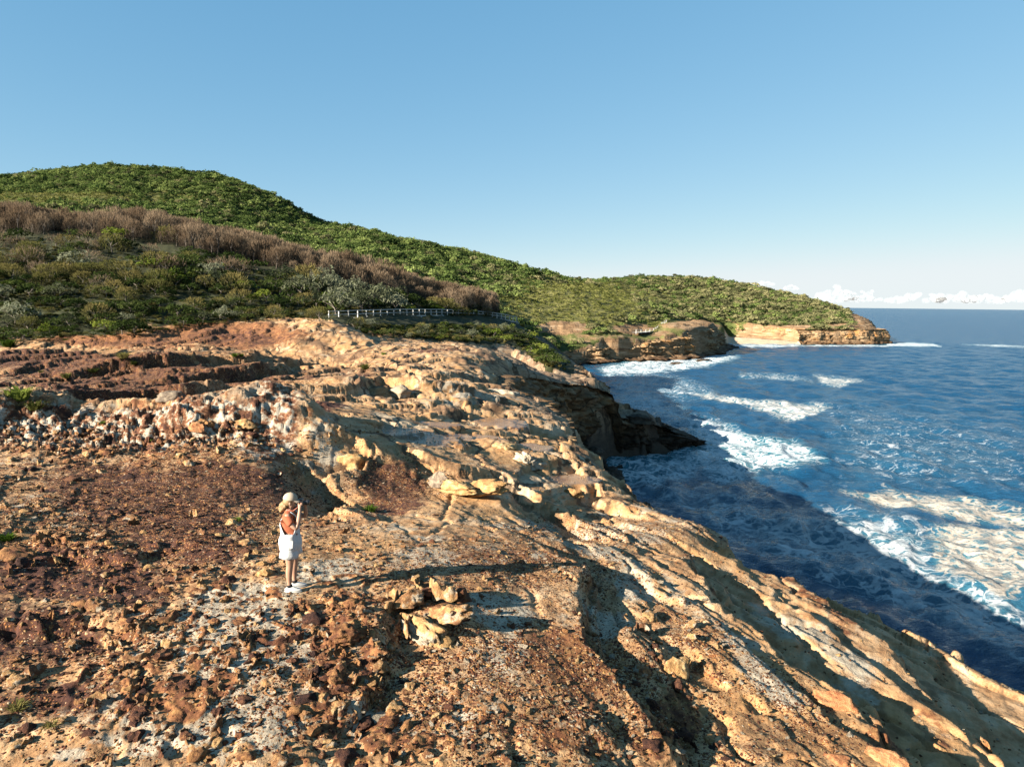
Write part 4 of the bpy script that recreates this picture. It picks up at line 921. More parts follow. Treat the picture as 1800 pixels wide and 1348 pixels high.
# --- ironstone pieces of the field: alike ones share a label
ZONES = [  # polygon, number, sizes, share of fins / dishes, words
    ([(0, 745), (250, 735), (500, 735), (530, 790), (520, 830), (300, 820), (0, 830)], 70, (12, 34), .35, 0, 'rusty ironstone lump|rusty curved ironstone rib|', 'along the pale eroded bank', 'ironstone along the eroded bank'),
    ([(0, 830), (300, 820), (500, 830), (480, 1000), (250, 1000), (0, 1020)], 46, (14, 36), .4, .06, 'dark ironstone lump|dark curved ironstone rib|sand floored ironstone dish', 'on the dark red gravel behind the woman', 'ironstone on the dark red gravel'),
    ([(0, 1020), (250, 1000), (420, 1010), (420, 1160), (200, 1180), (0, 1180)], 36, (16, 44), .4, .08, 'brown ironstone lump|brown upstanding ironstone rib|brown rimmed ironstone dish', 'on gravel and pale sand left of the woman\'s feet', 'ironstone left of the woman'),
    ([(420, 1060), (560, 1045), (680, 1000), (690, 1160), (560, 1190), (420, 1170)], 40, (16, 44), .45, .08, 'orange brown ironstone lump|thin orange brown ironstone rib|rimmed ironstone dish', 'in the pale sand in front of the woman', 'ironstone in front of the woman'),
    ([(0, 1180), (300, 1180), (480, 1180), (480, 1348), (0, 1348)], 46, (16, 46), .35, .05, 'weathered rust lump|weathered rust rib|weathered ironstone dish', 'at the bottom left corner of the rock platform', 'ironstone at the bottom left'),
    ([(480, 1180), (720, 1150), (740, 1348), (480, 1348)], 36, (18, 50), .25, .03, 'orange ironstone lump|orange ironstone rib|orange ironstone dish', 'in the rubble below the broken outcrop', 'ironstone below the outcrop'),
    ([(1090, 1050), (1140, 1060), (1230, 1220), (1290, 1348), (1150, 1348), (1110, 1200)], 24, (18, 50), .1, 0, 'tumbled orange rock|tumbled orange rock|', 'in the shaded gully right of centre', 'rocks tumbled in the gully'),
]
nrock = 0
MARKS = [(513, 1000, 'the woman'), (258, 1076, 'the wide sand dish'), (246, 1142, 'the long narrow dish'), (485, 1118, 'the oval ring in sand'), (622, 1062, 'the nodule right of the woman'), (608, 1112, 'the broad dark red nodule'), (172, 1068, 'the upright brown block'), (650, 1252, 'the bleached white patch'),
         (22, 975, 'the rock with a green tuft'), (346, 756, 'the round red nodule in the bank'), (426, 752, 'the yellow nodule in the bank'), (500, 780, 'the east corner of the bank'), (60, 760, 'the west end of the bank'), (200, 770, 'the middle of the bank'), (1186, 1172, 'the square banded block'), (770, 1100, 'the broken outcrop'), (1180, 1320, 'the foot of the gully'), (1110, 1080, 'the head of the gully'), (250, 900, 'the dark gravel flat'), (100, 1320, 'the bottom left corner'), (420, 1320, 'the bottom edge'), (640, 1340, 'the lower bottom edge'), (300, 1230, 'the lower gravel patch'), (415, 905, 'the green tuft')]
def where_words(u, v):
    mu, mv, nm = min(MARKS, key=lambda m: math.hypot((m[0] - u), (m[1] - v) * 1.5))
    du, dv = u - mu, (v - mv) * 1.5
    if abs(du) > abs(dv): w = ('just ' if abs(du) < 45 else '') + ('right of ' if du > 0 else 'left of ')
    else: w = ('just ' if abs(dv) < 45 else '') + ('in front of ' if dv > 0 else 'behind ')
    return w + nm
rng5 = np.random.default_rng(55)
for poly, n, (lo, hi), pf, pd, kinds, where, grp in ZONES:
    kinds = kinds.split('|')
    for u, v in rand_in(poly, n, rng5):
        if abs(u - 515) < 45 and 860 < v < 1062: continue
        if abs(float(signed(np.array([surf(u, v)[0]]), np.array([surf(u, v)[1]]), [(-3.4, 11.6), (1.2, 14.5)])[0][0])) < .35: continue
        q = rng5.random(); sz = lo + (hi - lo) * rng5.random() ** 2.2
        if q < pf: me, kk, sq = FINS[rng5.integers(9)], 1, rng5.uniform(.7, 1.4)
        elif q < pf + pd: me, kk, sq, sz = DISHES[rng5.integers(6)], 2, rng5.uniform(.6, 1.1), sz * 1.3
        else: me, kk, sq = CHUNKS[rng5.integers(9)], 0, rng5.uniform(.6, 1.2)
        put('ironstone_rock', me, u, v, sz, None, sq, .12, ('small ' if sz < lo + .15 * (hi - lo) else 'large ' if sz > lo + .5 * (hi - lo) else '') + ('tall ' if sq > 1.0 else 'low ' if sq < .75 else '') + kinds[kk] + ' ' + where_words(u, v), 'rock', grp, (rng5.uniform(-.2, .2), rng5.uniform(-.2, .2))); nrock += 1
print('rocks', nrock, round(time.time() - T0, 1))

# ------------------------------------------------------------------ scatter: what nobody could count, one object each
def scatter(name, P, scl, rot, idx, sources, label=None):
    me = bpy.data.meshes.new(name); me.vertices.add(len(P)); me.vertices.foreach_set('co', np.asarray(P, np.float32).ravel())
    a = me.attributes.new('scl', 'FLOAT_VECTOR', 'POINT'); a.data.foreach_set('vector', np.asarray(scl, np.float32).ravel())
    a = me.attributes.new('rot', 'FLOAT_VECTOR', 'POINT'); a.data.foreach_set('vector', np.asarray(rot, np.float32).ravel())
    a = me.attributes.new('pick', 'INT', 'POINT'); a.data.foreach_set('value', np.asarray(idx, np.int32))
    o = link(name, me); tag(o, label, None, None, 'stuff')
    col = bpy.data.collections.new(name + '_kinds')
    for i, m_ in enumerate(sources):
        s = bpy.data.objects.new('%s_kind_%02d' % (name, i), m_); col.objects.link(s)
    ng = bpy.data.node_groups.new(name, 'GeometryNodeTree')
    ng.interface.new_socket('Geometry', in_out='INPUT', socket_type='NodeSocketGeometry'); ng.interface.new_socket('Geometry', in_out='OUTPUT', socket_type='NodeSocketGeometry')
    N = ng.nodes; L = ng.links; gi = N.new('NodeGroupInput'); go = N.new('NodeGroupOutput')
    iop = N.new('GeometryNodeInstanceOnPoints'); ci = N.new('GeometryNodeCollectionInfo')
    ci.inputs['Collection'].default_value = col; ci.inputs['Separate Children'].default_value = True; ci.inputs['Reset Children'].default_value = True
    def na(nm, ty):
        n = N.new('GeometryNodeInputNamedAttribute'); n.data_type = ty; n.inputs[0].default_value = nm; return n.outputs[0]
    L.new(gi.outputs[0], iop.inputs['Points']); L.new(ci.outputs[0], iop.inputs['Instance']); iop.inputs['Pick Instance'].default_value = True
    L.new(na('pick', 'INT'), iop.inputs['Instance Index']); L.new(na('rot', 'FLOAT_VECTOR'), iop.inputs['Rotation']); L.new(na('scl', 'FLOAT_VECTOR'), iop.inputs['Scale'])
    L.new(iop.outputs[0], go.inputs[0])
    md = o.modifiers.new('scatter', 'NODES'); md.node_group = ng
    return o
def pebble_mesh(seed, mat):
    V, F = ICO[1]; V = V.copy(); r = np.random.default_rng(seed)
    V = V * (1 + .35 * r.normal(size=len(V)))[:, None] * np.array((1, r.uniform(.6, .9), r.uniform(.35, .7)))
    return mesh_np('pebble', V, F, mat, False)
PEB = [pebble_mesh(400 + i, m_) for i, m_ in enumerate([M_IRON, M_IRON, M_IRONPALE, M_YELLOW, M_WHITE, M_IRON, M_DARKIRON, M_DARKIRON, M_DARKIRON])]
RUB = [chunk_mesh(450 + i, 2, (1, .7, .6), .5, .2, .3, M_IRON if i % 3 else M_IRONPALE) for i in range(5)] + FINS[:5] + [chunk_mesh(460, 2, (1, .7, .5), .4, .2, .1, M_YELLOW)]
sel = np.where((GV[:, 1] < 34) & (GV[:, 1] > 5.5) & (GU > -60) & (GU < 1860) & (GW > 740))[0]
gu, gw = GU[sel], GW[sel]
wgt = (ell(gu, gw, P_GRAV) + .06) * (1 - .65 * np.clip(ell(gu, gw, P_PALE), 0, 1))
wgt *= 0.25 + np.clip(fbm(GV[sel, 0] / 1.2, GV[sel, 1] / 1.2, 4, 900) + .4, 0, 1)
wgt *= (GV[sel, 1] * .0036) * (GV[sel, 1])                            # the grid is finer near by
wgt /= wgt.sum()
pk = RNG.choice(sel, 26000, p=wgt); P = GV[pk] + RNG.normal(0, .02, (len(pk), 3)) * (1, 1, .1)
sz = RNG.lognormal(math.log(.021), .45, len(pk)); sz = np.minimum(sz, .075)
scatter('gravel', P, np.repeat(sz[:, None], 3, 1), RNG.uniform(0, 6.28, (len(pk), 3)) * (.1, .1, 1), np.where(RNG.random(len(pk)) < np.clip(ell(GU[pk], GW[pk], P_RED) * 1.5, 0, .93), RNG.integers(6, 9, len(pk)), RNG.integers(0, 6, len(pk))), PEB)
rz_ = [(330, 1130, 480, 200, 1.0), (250, 775, 340, 60, 1.2), (620, 1130, 150, 200, 1.0), (130, 950, 260, 110, .8), (640, 1290, 420, 100, .8), (1180, 1250, 80, 130, 1.0, 20), (430, 960, 300, 80, .6), (750, 970, 120, 30, .3)]
wgt = np.maximum(ell(gu, gw, rz_) - .1, 0) * (1 - .75 * np.clip(ell(gu, gw, P_RED), 0, 1)) * (GV[sel, 1]) ** 2; wgt /= wgt.sum()
pk = RNG.choice(sel, 2300, p=wgt); P = GV[pk].copy(); sz = RNG.lognormal(math.log(.048), .60, len(pk)); sz = np.minimum(sz, .19); P[:, 2] += .1 * sz
keep = (np.hypot(P[:, 0] + 3.5, P[:, 1] - 11.5) > .55) & ((np.abs(signed(P[:, 0], P[:, 1], [(-3.4, 11.6), (1.2, 14.5)])[0]) > .38) | (RNG.random(len(P)) < .15)); pk = pk[keep]; P = P[keep]; sz = sz[keep]
scatter('rubble', P, np.stack([sz, sz, sz * RNG.uniform(.7, 1.4, len(sz))], 1), RNG.uniform(0, 6.28, (len(pk), 3)) * (.06, .06, 1), RNG.integers(0, len(RUB), len(pk)), RUB)
print('scatter', round(time.time() - T0, 1))
# ------------------------------------------------------------------ foliage
def leaf_material(name, cols, top=None, h=1.0, trans=0.32):
    k = NT(name); r = k.rnd(); p = k.obj()
    n = k.noise(k.add('ShaderNodeVectorMath', {0: p, 1: k.add('ShaderNodeCombineXYZ', {0: k.math('MULTIPLY', r, 53.0)}).outputs[0]}, operation='ADD').outputs[0], 1.6, 4, 0.7)
    f = k.math('ADD', k.math('MULTIPLY', n, 0.8), k.math('MULTIPLY', k.math('SUBTRACT', r, 0.38), 0.62))
    c = k.ramp(f, [(0.25, cols[0]), (0.48, cols[1]), (0.75, cols[2])])
    if top:
        z = k.add('ShaderNodeSeparateXYZ', {0: p}).outputs[2]
        t = k.rng(k.math('ADD', z, k.math('MULTIPLY', k.math('SUBTRACT', n, .5), h * .5)), h * .40, h * .85)
        c = k.mix(t, c, k.ramp(k.math('ADD', r, k.math('MULTIPLY', k.math('SUBTRACT', n, .5), .6)), [(0.2, top[0]), (0.8, top[1])]))
    c = k.mix(1.0, c, (ALBEDO, ALBEDO, ALBEDO), 'MULTIPLY')
    d = k.add('ShaderNodeBsdfDiffuse', {'Color': c, 'Roughness': 0.5})
    tr = k.add('ShaderNodeBsdfTranslucent', {'Color': c})
    m = k.add('ShaderNodeMixShader', {0: trans, 1: d.outputs[0], 2: tr.outputs[0]})
    k.t.links.new(m.outputs[0], k.out.inputs['Surface']); return k.m
M_LEAF = leaf_material('dark_green_leaves', [(0.017, 0.028, 0.009), (0.042, 0.063, 0.017), (0.085, 0.106, 0.031)])
M_LIME = leaf_material('bright_green_leaves', [(0.054, 0.081, 0.013), (0.119, 0.157, 0.024), (0.206, 0.238, 0.043)])
M_OLIVE = leaf_material('olive_heath_leaves', [(0.052, 0.048, 0.019), (0.095, 0.093, 0.034), (0.155, 0.146, 0.056)], [(0.138, 0.133, 0.043), (0.216, 0.177, 0.065)], 1.0)
M_CASU = leaf_material('brown_needles', [(0.055, 0.042, 0.031), (0.125, 0.096, 0.070), (0.215, 0.175, 0.13)], [(0.18, 0.125, 0.080), (0.28, 0.205, 0.135)], 1.0, .25)
M_BANK = leaf_material('grey_green_leaves', [(0.045, 0.055, 0.030), (0.115, 0.125, 0.070), (0.250, 0.260, 0.170)])
M_FOREST = leaf_material('forest_leaves', [(0.045, 0.071, 0.022), (0.119, 0.169, 0.047), (0.224, 0.266, 0.084)])
M_FORESTG = leaf_material('grey_forest_leaves', [(0.085, 0.090, 0.043), (0.178, 0.178, 0.081), (0.295, 0.271, 0.132)])
M_HEATH = leaf_material('heath_leaves', [(0.091, 0.101, 0.027), (0.183, 0.196, 0.057), (0.304, 0.290, 0.101)])
M_GRASS = leaf_material('grass_blades', [(0.05, 0.06, 0.015), (0.12, 0.125, 0.035), (0.24, 0.20, 0.07)])
M_TUFT = leaf_material('fresh_grass_blades', [(0.05, 0.09, 0.012), (0.10, 0.16, 0.025), (0.20, 0.24, 0.05)])
def bark_material(name, a, b):
    k = NT(name); p = k.obj(); k.principled(k.ramp(k.noise(k.mapping(p, (3, 3, .7)), 3, 5, .65), [(.35, a), (.65, b)]), .9, None, .1); return k.m
M_BARK = bark_material('grey_bark', (0.07, 0.055, 0.045), (0.21, 0.18, 0.15))
def quads(C, N, size, asp, rng, twist=None):
    """leaf cards: one bent pair of triangles round each centre"""
    n = len(C); N = N / (np.linalg.norm(N, axis=1, keepdims=True) + 1e-9)
    t = rng.normal(size=(n, 3)); t -= (t * N).sum(1, keepdims=True) * N; t /= np.linalg.norm(t, axis=1, keepdims=True) + 1e-9
    b = np.cross(N, t); s = size[:, None] if hasattr(size, '__len__') else size
    V = np.stack([C - t * s, C - b * s * asp + N * s * .15, C + t * s, C + b * s * asp + N * s * .15], 1).reshape(-1, 3)
    return V, np.arange(n * 4).reshape(n, 4)
def dome_crown(seed, n=300, clumps=12, w=1.0, h=.8, leaf=.09, flat=.5, base=.15, mat=None, name='foliage', up=.6, asp=.6):
    """leaves on the outside of many small clumps, the clumps over an uneven dome"""
    r = np.random.default_rng(seed); C = []; N = []
    for i in range(clumps):
        th = r.uniform(0, 6.28); ph = r.uniform(-.15, 1) ; el = math.asin(min(1, max(-1, ph)))
        rad = r.uniform(.45, .9)
        c = np.array([math.cos(th) * math.cos(el) * w * rad, math.sin(th) * math.cos(el) * w * rad, base + h * (.35 + .6 * ph * rad)])
        m = n // clumps; d = r.normal(size=(m, 3)); d /= np.linalg.norm(d, axis=1, keepdims=True); d[:, 2] = np.abs(d[:, 2]) * .9 - .25
        cr = r.uniform(.24, .42) * min(w, 1.2)
        C.append(c + d * cr * np.array([1, 1, flat + .3]) * r.uniform(.7, 1.05, (m, 1))); N.append(d + r.normal(0, .45, (m, 3)) + np.array([0, 0, up]))
    C = np.vstack(C); N = np.vstack(N); C[:, 2] = np.maximum(C[:, 2], .02)
    V, F = quads(C, N, leaf * r.uniform(.6, 1.25, len(C)), asp, r)
    return mesh_np(name, V, F, mat, False)
def strand_crown(seed, n=260, w=.5, h=1.0, mat=None, ln=.28, wd=.016, top=.35, bare=.1, lean=.25, name='crown'):
    """upright feathery sprays, as on she-oaks and burnt heath"""
    r = np.random.default_rng(seed); th = r.uniform(0, 6.28, n); z0 = bare * h + (h * .92 - bare * h) * r.random(n) ** .8; q = z0 / h
    prof = w * (0.55 + .45 * np.sin(np.pi * np.clip(q * .85 + .1, 0, 1))) * (1 - top * q ** 3)
    rad = prof * np.sqrt(r.uniform(.25, 1, n)) * (1 + .25 * np.sin(th * 3 + seed))
    B = np.stack([np.cos(th) * rad, np.sin(th) * rad, z0], -1)
    D = np.stack([np.cos(th) * lean, np.sin(th) * lean, np.ones(n)], -1) + r.normal(0, .16, (n, 3)); D /= np.linalg.norm(D, axis=1, keepdims=True)
    L = ln * h * r.uniform(.5, 1.2, n)[:, None]; s = np.cross(D, r.normal(size=(n, 3))); s /= np.linalg.norm(s, axis=1, keepdims=True); s *= wd * h * r.uniform(.6, 1.5, (n, 1))
    E = B + D * L; M = B + D * L * .6 + r.normal(0, .02 * h, (n, 3))
    V = np.stack([B - s * .5, M - s, E, M + s], 1).reshape(-1, 3)
    return mesh_np(name, V, np.arange(4 * n).reshape(n, 4), mat, False)
def tuft_mesh(seed, n=90, mat=None, name='blades', spread=.9):
    r = np.random.default_rng(seed); th = r.uniform(0, 6.28, n); rad = r.uniform(0, .35, n); o = r.uniform(.15, spread, n); hh = r.uniform(.45, 1, n)
    B = np.stack([np.cos(th) * rad, np.sin(th) * rad, np.zeros(n)], -1); E = B + np.stack([np.cos(th) * o, np.sin(th) * o, hh * .75], -1); M = B + np.stack([np.cos(th) * o * .45, np.sin(th) * o * .45, hh * .6], -1)
    s = np.stack([-np.sin(th), np.cos(th), 0 * th], -1) * r.uniform(.03, .06, n)[:, None]
    V = np.stack([B - s, B + s, M + s, E, M - s], 1).reshape(-1, 3); F = []
    for i in range(n): a = i * 5; F += [[a, a + 1, a + 2], [a, a + 2, a + 4], [a + 4, a + 2, a + 3]]
    return mesh_np(name, V, F, mat, False)
def tube_mesh(name, paths, mat, sides=6, join=True):
    """paths: lists of (point, radius)"""
    V = []; F = []
    for path in paths:
        P = [Vector(p) for p, _ in path]; base = len(V)
        for i, (p, r) in enumerate(path):
            d = (P[min(i + 1, len(P) - 1)] - P[max(i - 1, 0)]).normalized(); a = d.orthogonal().normalized(); b = d.cross(a)
            for j in range(sides):
                t = 2 * math.pi * j / sides; V.append(P[i] + (a * math.cos(t) + b * math.sin(t)) * r)
        for i in range(len(path) - 1):
            for j in range(sides):
                F.append([base + i * sides + j, base + i * sides + (j + 1) % sides, base + (i + 1) * sides + (j + 1) % sides, base + (i + 1) * sides + j])
        for e, o_ in ((0, True), (len(path) - 1, False)):
            c = len(V); V.append(P[e])
            for j in range(sides):
                q, w_ = base + e * sides + j, base + e * sides + (j + 1) % sides
                F.append([q, w_, c, c])
    T = []
    for f in F:
        T.append([f[0], f[1], f[2]])
        if f[2] != f[3]: T.append([f[0], f[2], f[3]])
    return mesh_np(name, [v[:] for v in V], T, mat, True)
def trunk_mesh(seed, h=1.0, r0=.04, forks=3, spread=.3, name='trunk'):
    r = random.Random(seed); paths = []
    j = lambda s: r.uniform(-s, s)
    mid = Vector((j(.06), j(.06), h * .4)); paths.append([((0, 0, -.05), r0), (mid * .5, r0 * .85), (mid, r0 * .7)])
    for i in range(forks):
        a = 6.28 * i / forks + j(.6); e = mid + Vector((math.cos(a) * spread, math.sin(a) * spread, h * r.uniform(.35, .5)))
        paths.append([(mid, r0 * .6), ((mid + e) / 2 + Vector((j(.03), j(.03), .03)), r0 * .42), (e, r0 * .15)])
    return tube_mesh(name, paths, M_BARK, 5)
rv0 = random.Random(9)
SHRUB = {'leaf': [dome_crown(500 + i, 300, 13, 1.0, .85, .085, .6, .1, M_LEAF) for i in range(5)],
         'lime': [dome_crown(520 + i, 300, 12, 1.0, .85, .08, .6, .1, M_LIME) for i in range(3)],
         'olive': [strand_crown(540 + i, 420, .85, 1.0, M_OLIVE, .22, .022, .75, .05, .7, 'foliage') for i in range(4)],
         'bank': [dome_crown(560 + i, 260, 16, .95, 1.0, .11, .8, .2, M_BANK, 'foliage', .3, .35) for i in range(3)],
         'dry': [strand_crown(580 + i, 260, .8, 1.0, M_CASU, .3, .012, .5, .02, .5, 'foliage') for i in range(3)]}
CASU = [strand_crown(600 + i, 620, rv0.uniform(.30, .46), 1.0, M_CASU, .24, .0075, rv0.uniform(.5, .9), .06, rv0.uniform(.2, .45)) for i in range(8)]
TRUNK = [trunk_mesh(620 + i, 1.0, .022, 3, .12) for i in range(4)]
STEM = [trunk_mesh(630 + i, .8, .035, 4, .45, 'stem') for i in range(4)]
TUFT = [tuft_mesh(640 + i, 90, M_GRASS) for i in range(3)]; TUFTG = [tuft_mesh(650 + i, 110, M_TUFT) for i in range(3)]
rg = np.random.default_rng(77); rv = random.Random(77)
def plant(name, parts, x, y, z, s, hs, label, cat, group):
    t = empty(name, (x, y, z), rv.uniform(0, 6.28)); tag(t, label, cat, group)
    for pn, me in parts:
        o = link(pn, me, t); o.scale = (s, s, s * hs)
    return t
# --- she-oak thicket along the ridge (tallest at the left, dying back to brown)
CAS_POLY = [(-60, 392), (100, 398), (220, 408), (330, 415), (450, 447), (600, 482), (700, 505), (800, 528), (866, 548), (872, 556), (790, 542), (700, 518), (600, 500), (520, 478), (400, 453), (300, 430), (150, 413), (-60, 408)]
cand = rand_in(CAS_POLY, 1500, rg); got = []
for u, v in cand:
    p = surf(u, v)
    if all((p[0] - q[0]) ** 2 + (p[1] - q[1]) ** 2 > 1.45 ** 2 for q in got):
        got.append(p); i = len(got)
        if i > 300: break
        h = rv.uniform(2.2, 4.6) * (1.0 if u < 700 else .85) * (1 + .25 * float(pnoise(np.array([p[0] / 7]), np.array([p[1] / 7]), 8)[0]))
        w = ('at the left edge of the photo', 'above the yellow heath bank', 'above the whitish banksia', 'above the spreading yellow green bush', 'upslope of the bare red earth', 'above the boardwalk\'s left end', 'above the big pale banksias', 'above the middle of the boardwalk', 'at the right end of the ridge')[min(8, max(0, int(u / 97)))]
        hw = 'tall ' if h > 4.0 else 'short ' if h < 3.1 else ''
        b = 'back' if v < np.interp(u, [0, 220, 450, 600, 860], [405, 416, 455, 494, 552]) else 'front'
        plant('she_oak', [('crown', CASU[i % 8]), ('trunk', TRUNK[i % 4])], p[0], p[1], p[2] - .1, h, 1.0, '%sbrown she-oak in the %s of the thicket %s' % (hw, b, w), 'tree', 'she-oak thicket on the ridge')
print('she-oaks', len(got), round(time.time() - T0, 1))
# the rest of the thicket, on the far side of the crest
P = []
for _ in range(6000):
    u = rg.uniform(-250, 868); Y = np.interp(u, [-250, 0, 250, 450, 620, 750, 866], [141, 142, 147, 150, 155, 158, 166]) - rg.uniform(-10, 9); P.append(((u - 900) / F_PX * Y, Y))
P = np.array(P[:2300]); pz = near_ground(P[:, 0], P[:, 1]); hh = rg.uniform(2.2, 4.0, len(P))
scatter('thicket', np.c_[P, pz - .1], np.stack([hh, hh, hh], 1), rg.uniform(0, 6.28, (len(P), 3)) * (0, 0, 1), rg.integers(0, 8, len(P)), CASU)
# --- shrubs of the slope
SLOPES = [  # polygon, number, kinds with weights, metres, words, min spacing
    ([(-20, 420), (200, 428), (330, 445), (430, 470), (430, 520), (250, 470), (-20, 455)], 34, dict(dry=4, olive=2, leaf=4), (1.4, 2.6), 'just under the brown thicket', 1.5),
    ([(-20, 455), (60, 452), (180, 475), (300, 500), (320, 530), (150, 505), (-20, 500)], 42, dict(olive=5, leaf=3, dry=1), (1.3, 2.2), 'on the yellow heath bank at left', 1.2),
    ([(250, 450), (430, 470), (560, 500), (600, 545), (430, 545), (320, 520)], 52, dict(leaf=8, lime=1.5, olive=1, bank=1), (1.3, 2.6), 'in the dark middle of the slope', 1.4),
    ([(-20, 500), (150, 510), (330, 535), (330, 575), (200, 592), (-20, 600)], 62, dict(leaf=9, olive=1, bank=1, lime=.7), (1.0, 2.1), 'on the green foot of the slope at left', 1.2),
    ([(330, 530), (560, 548), (560, 560), (450, 562), (340, 575)], 24, dict(leaf=5, bank=2, olive=2), (.8, 1.6), 'above the bare red earth', 1.0),
    ([(560, 500), (640, 515), (740, 538), (740, 548), (590, 552), (560, 545)], 34, dict(bank=5, leaf=4, lime=1.5), (1.5, 2.9), 'behind the left half of the boardwalk', 1.4),
    ([(740, 535), (860, 548), (880, 556), (760, 550)], 22, dict(leaf=3, olive=3, lime=2), (1.0, 2.0), 'behind the right half of the boardwalk', 1.2),
    ([(620, 574), (700, 570), (800, 570), (890, 576), (930, 592), (900, 602), (830, 600), (740, 594), (660, 590)], 72, dict(leaf=6, olive=2, lime=2, bank=2), (.55, 1.0), 'on the bank below the boardwalk', .9),
    ([(900, 575), (935, 592), (965, 628), (1000, 648), (960, 645), (910, 610)], 26, dict(leaf=6, lime=1), (.8, 1.7), 'on the shaded cliff top past the boardwalk', 1.0),
]
NAMES = dict(leaf='dark green leafy shrub', lime='bright green rounded shrub', olive='olive topped heath bush', bank='grey green banksia bush', dry='grey brown leafless bush')
nsh = 0; taken = []
for poly, n, kinds, (lo, hi), words, sp in SLOPES:
    ks = list(kinds); ww = np.array([kinds[k_] for k_ in ks], float); ww /= ww.sum(); c = 0
    us = [p[0] for p in poly]; u_lo, u_hi = min(us), max(us)
    for u, v in rand_in(poly, n * 14, rg):
        if c >= n: break
        p = surf(u, v)
        if any((p[0] - q[0]) ** 2 + (p[1] - q[1]) ** 2 < sp ** 2 for q in taken[-220:]): continue
        taken.append(p); c += 1; nsh += 1
        k_ = ks[rg.choice(len(ks), p=ww)]; s = 1.4 * rv.uniform(lo, hi) * (.75 if k_ in ('leaf', 'lime') else 1.0)
        fr = (u - u_lo) / (u_hi - u_lo); side = 'left' if fr < .33 else 'middle' if fr < .67 else 'right'
        big = 'small ' if s < lo * 1.25 else 'big ' if s > hi * 1.0 else ''
        plant('banksia' if k_ == 'bank' else 'shrub', [('foliage', SHRUB[k_][nsh % len(SHRUB[k_])]), ('stem', STEM[nsh % 4])], p[0], p[1], p[2] - .08, s, rv.uniform(.8, 1.15),
              '%s%s %s, %s part' % (big, NAMES[k_], words, side), 'shrub', 'shrubs ' + words)
print('shrubs', nsh, round(time.time() - T0, 1))
for u, v, s, k_, lb in [(590, 530, 2.6, 'lime', 'large bright green bush standing behind the left end of the boardwalk'), (632, 548, 2.7, 'bank', 'big pale grey banksia behind the boardwalk, left of the others'), (690, 538, 3.0, 'bank', 'big pale grey banksia behind the middle of the boardwalk'), (560, 560, 1.9, 'olive', 'round straw coloured bush left of the boardwalk\'s first post'),
                      (868, 592, 2.1, 'lime', 'bright lime shrub spilling down the bank under the boardwalk\'s far end'), (886, 604, 1.6, 'lime', 'second lime shrub lower down the bank under the boardwalk\'s far end'), (752, 564, 1.1, 'bank', 'pale banksia poking up in front of the boardwalk rail'), (208, 420, 3.0, 'lime', 'tallest green bush breaking the brown thicket at upper left'), (295, 428, 3.0, 'olive', 'domed olive bush with a grey skirt at the edge of the thicket'), (450, 450, 2.6, 'lime', 'green bush among brown she-oaks at the middle of the ridge'), (130, 470, 2.6, 'bank', 'whitish grey banksia on the slope at left'), (280, 478, 3.0, 'lime', 'spreading yellow green bush in the dark middle of the slope')]:
    p = surf(u, v); plant('banksia' if k_ == 'bank' else 'shrub', [('foliage', SHRUB[k_][0]), ('stem', STEM[0])], p[0], p[1], p[2] - .1, s, 1.0, lb, 'shrub', None)
# ground cover between the shrubs
P = np.array([surf(u, v) for poly, n, *_ in SLOPES for u, v in rand_in(poly, n * 16, rg)]); P = P[P[:, 2] > 3]; P[:, :2] += rg.normal(0, .3, (len(P), 2)); P[:, 2] -= .05
s = rg.uniform(.2, .6, len(P)); scatter('ground_cover', P, np.stack([s, s, s * rg.uniform(.6, 1.1, len(s))], 1), rg.uniform(0, 6.28, (len(P), 3)) * (0, 0, 1), rg.integers(0, 9, len(P)), SHRUB['leaf'][:3] + SHRUB['olive'][:2] + SHRUB['bank'][:1] + TUFT)
# --- tussocks on the platform
for u, v, px, green, lb in [(652, 896, 32, 1, 'bright green grass tuft in a crack behind the woman'), (416, 912, 22, 1, 'small green tuft on dark gravel left of the woman'), (14, 946, 40, 1, 'green tuft on the rock at the left edge'), (30, 700, 70, 1, 'large green tussock at the left edge above the eroded bank'), (60, 715, 48, 0, 'spiky straw tussock beside the large green one at the left edge'),
                            (215, 626, 32, 0, 'broad flat tussock alone on the upper platform'), (232, 640, 22, 0, 'smaller tussock right below the broad flat one'), (160, 652, 24, 0, 'round tussock on the brown platform at left'), (115, 664, 26, 0, 'low spreading tussock on the brown platform at left'), (70, 650, 14, 0, 'tiny tussock on the brown platform near the left edge'), (640, 645, 28, 0, 'straw tussock on pale rock in the middle of the platform'), (672, 622, 14, 1, 'little yellow green tuft below the boardwalk bank'), (540, 682, 30, 0, 'straw tussock beside the dark rock hollow'), (18, 605, 40, 1, 'bright green mound at the foot of the left slope'), (410, 628, 18, 1, 'small green tuft under the yellow knoll'), (428, 630, 14, 1, 'second small green tuft under the yellow knoll'), (180, 742, 16, 1, 'small tuft on top of the eroded bank'), (268, 772, 14, 1, 'tiny tuft on the face of the eroded bank'), (30, 1240, 46, 0, 'grey dry tussock at the lower left edge'), (90, 1270, 34, 0, 'dry straw tuft right of the grey tussock at lower left')]:
    p = surf(u, v); s = px * p[1] / F_PX * .62; t = plant('tussock', [('blades', (TUFTG if green else TUFT)[nsh % 3])], p[0], p[1], p[2] - .03, s, .8, lb, 'grass tuft', None); nsh += 1
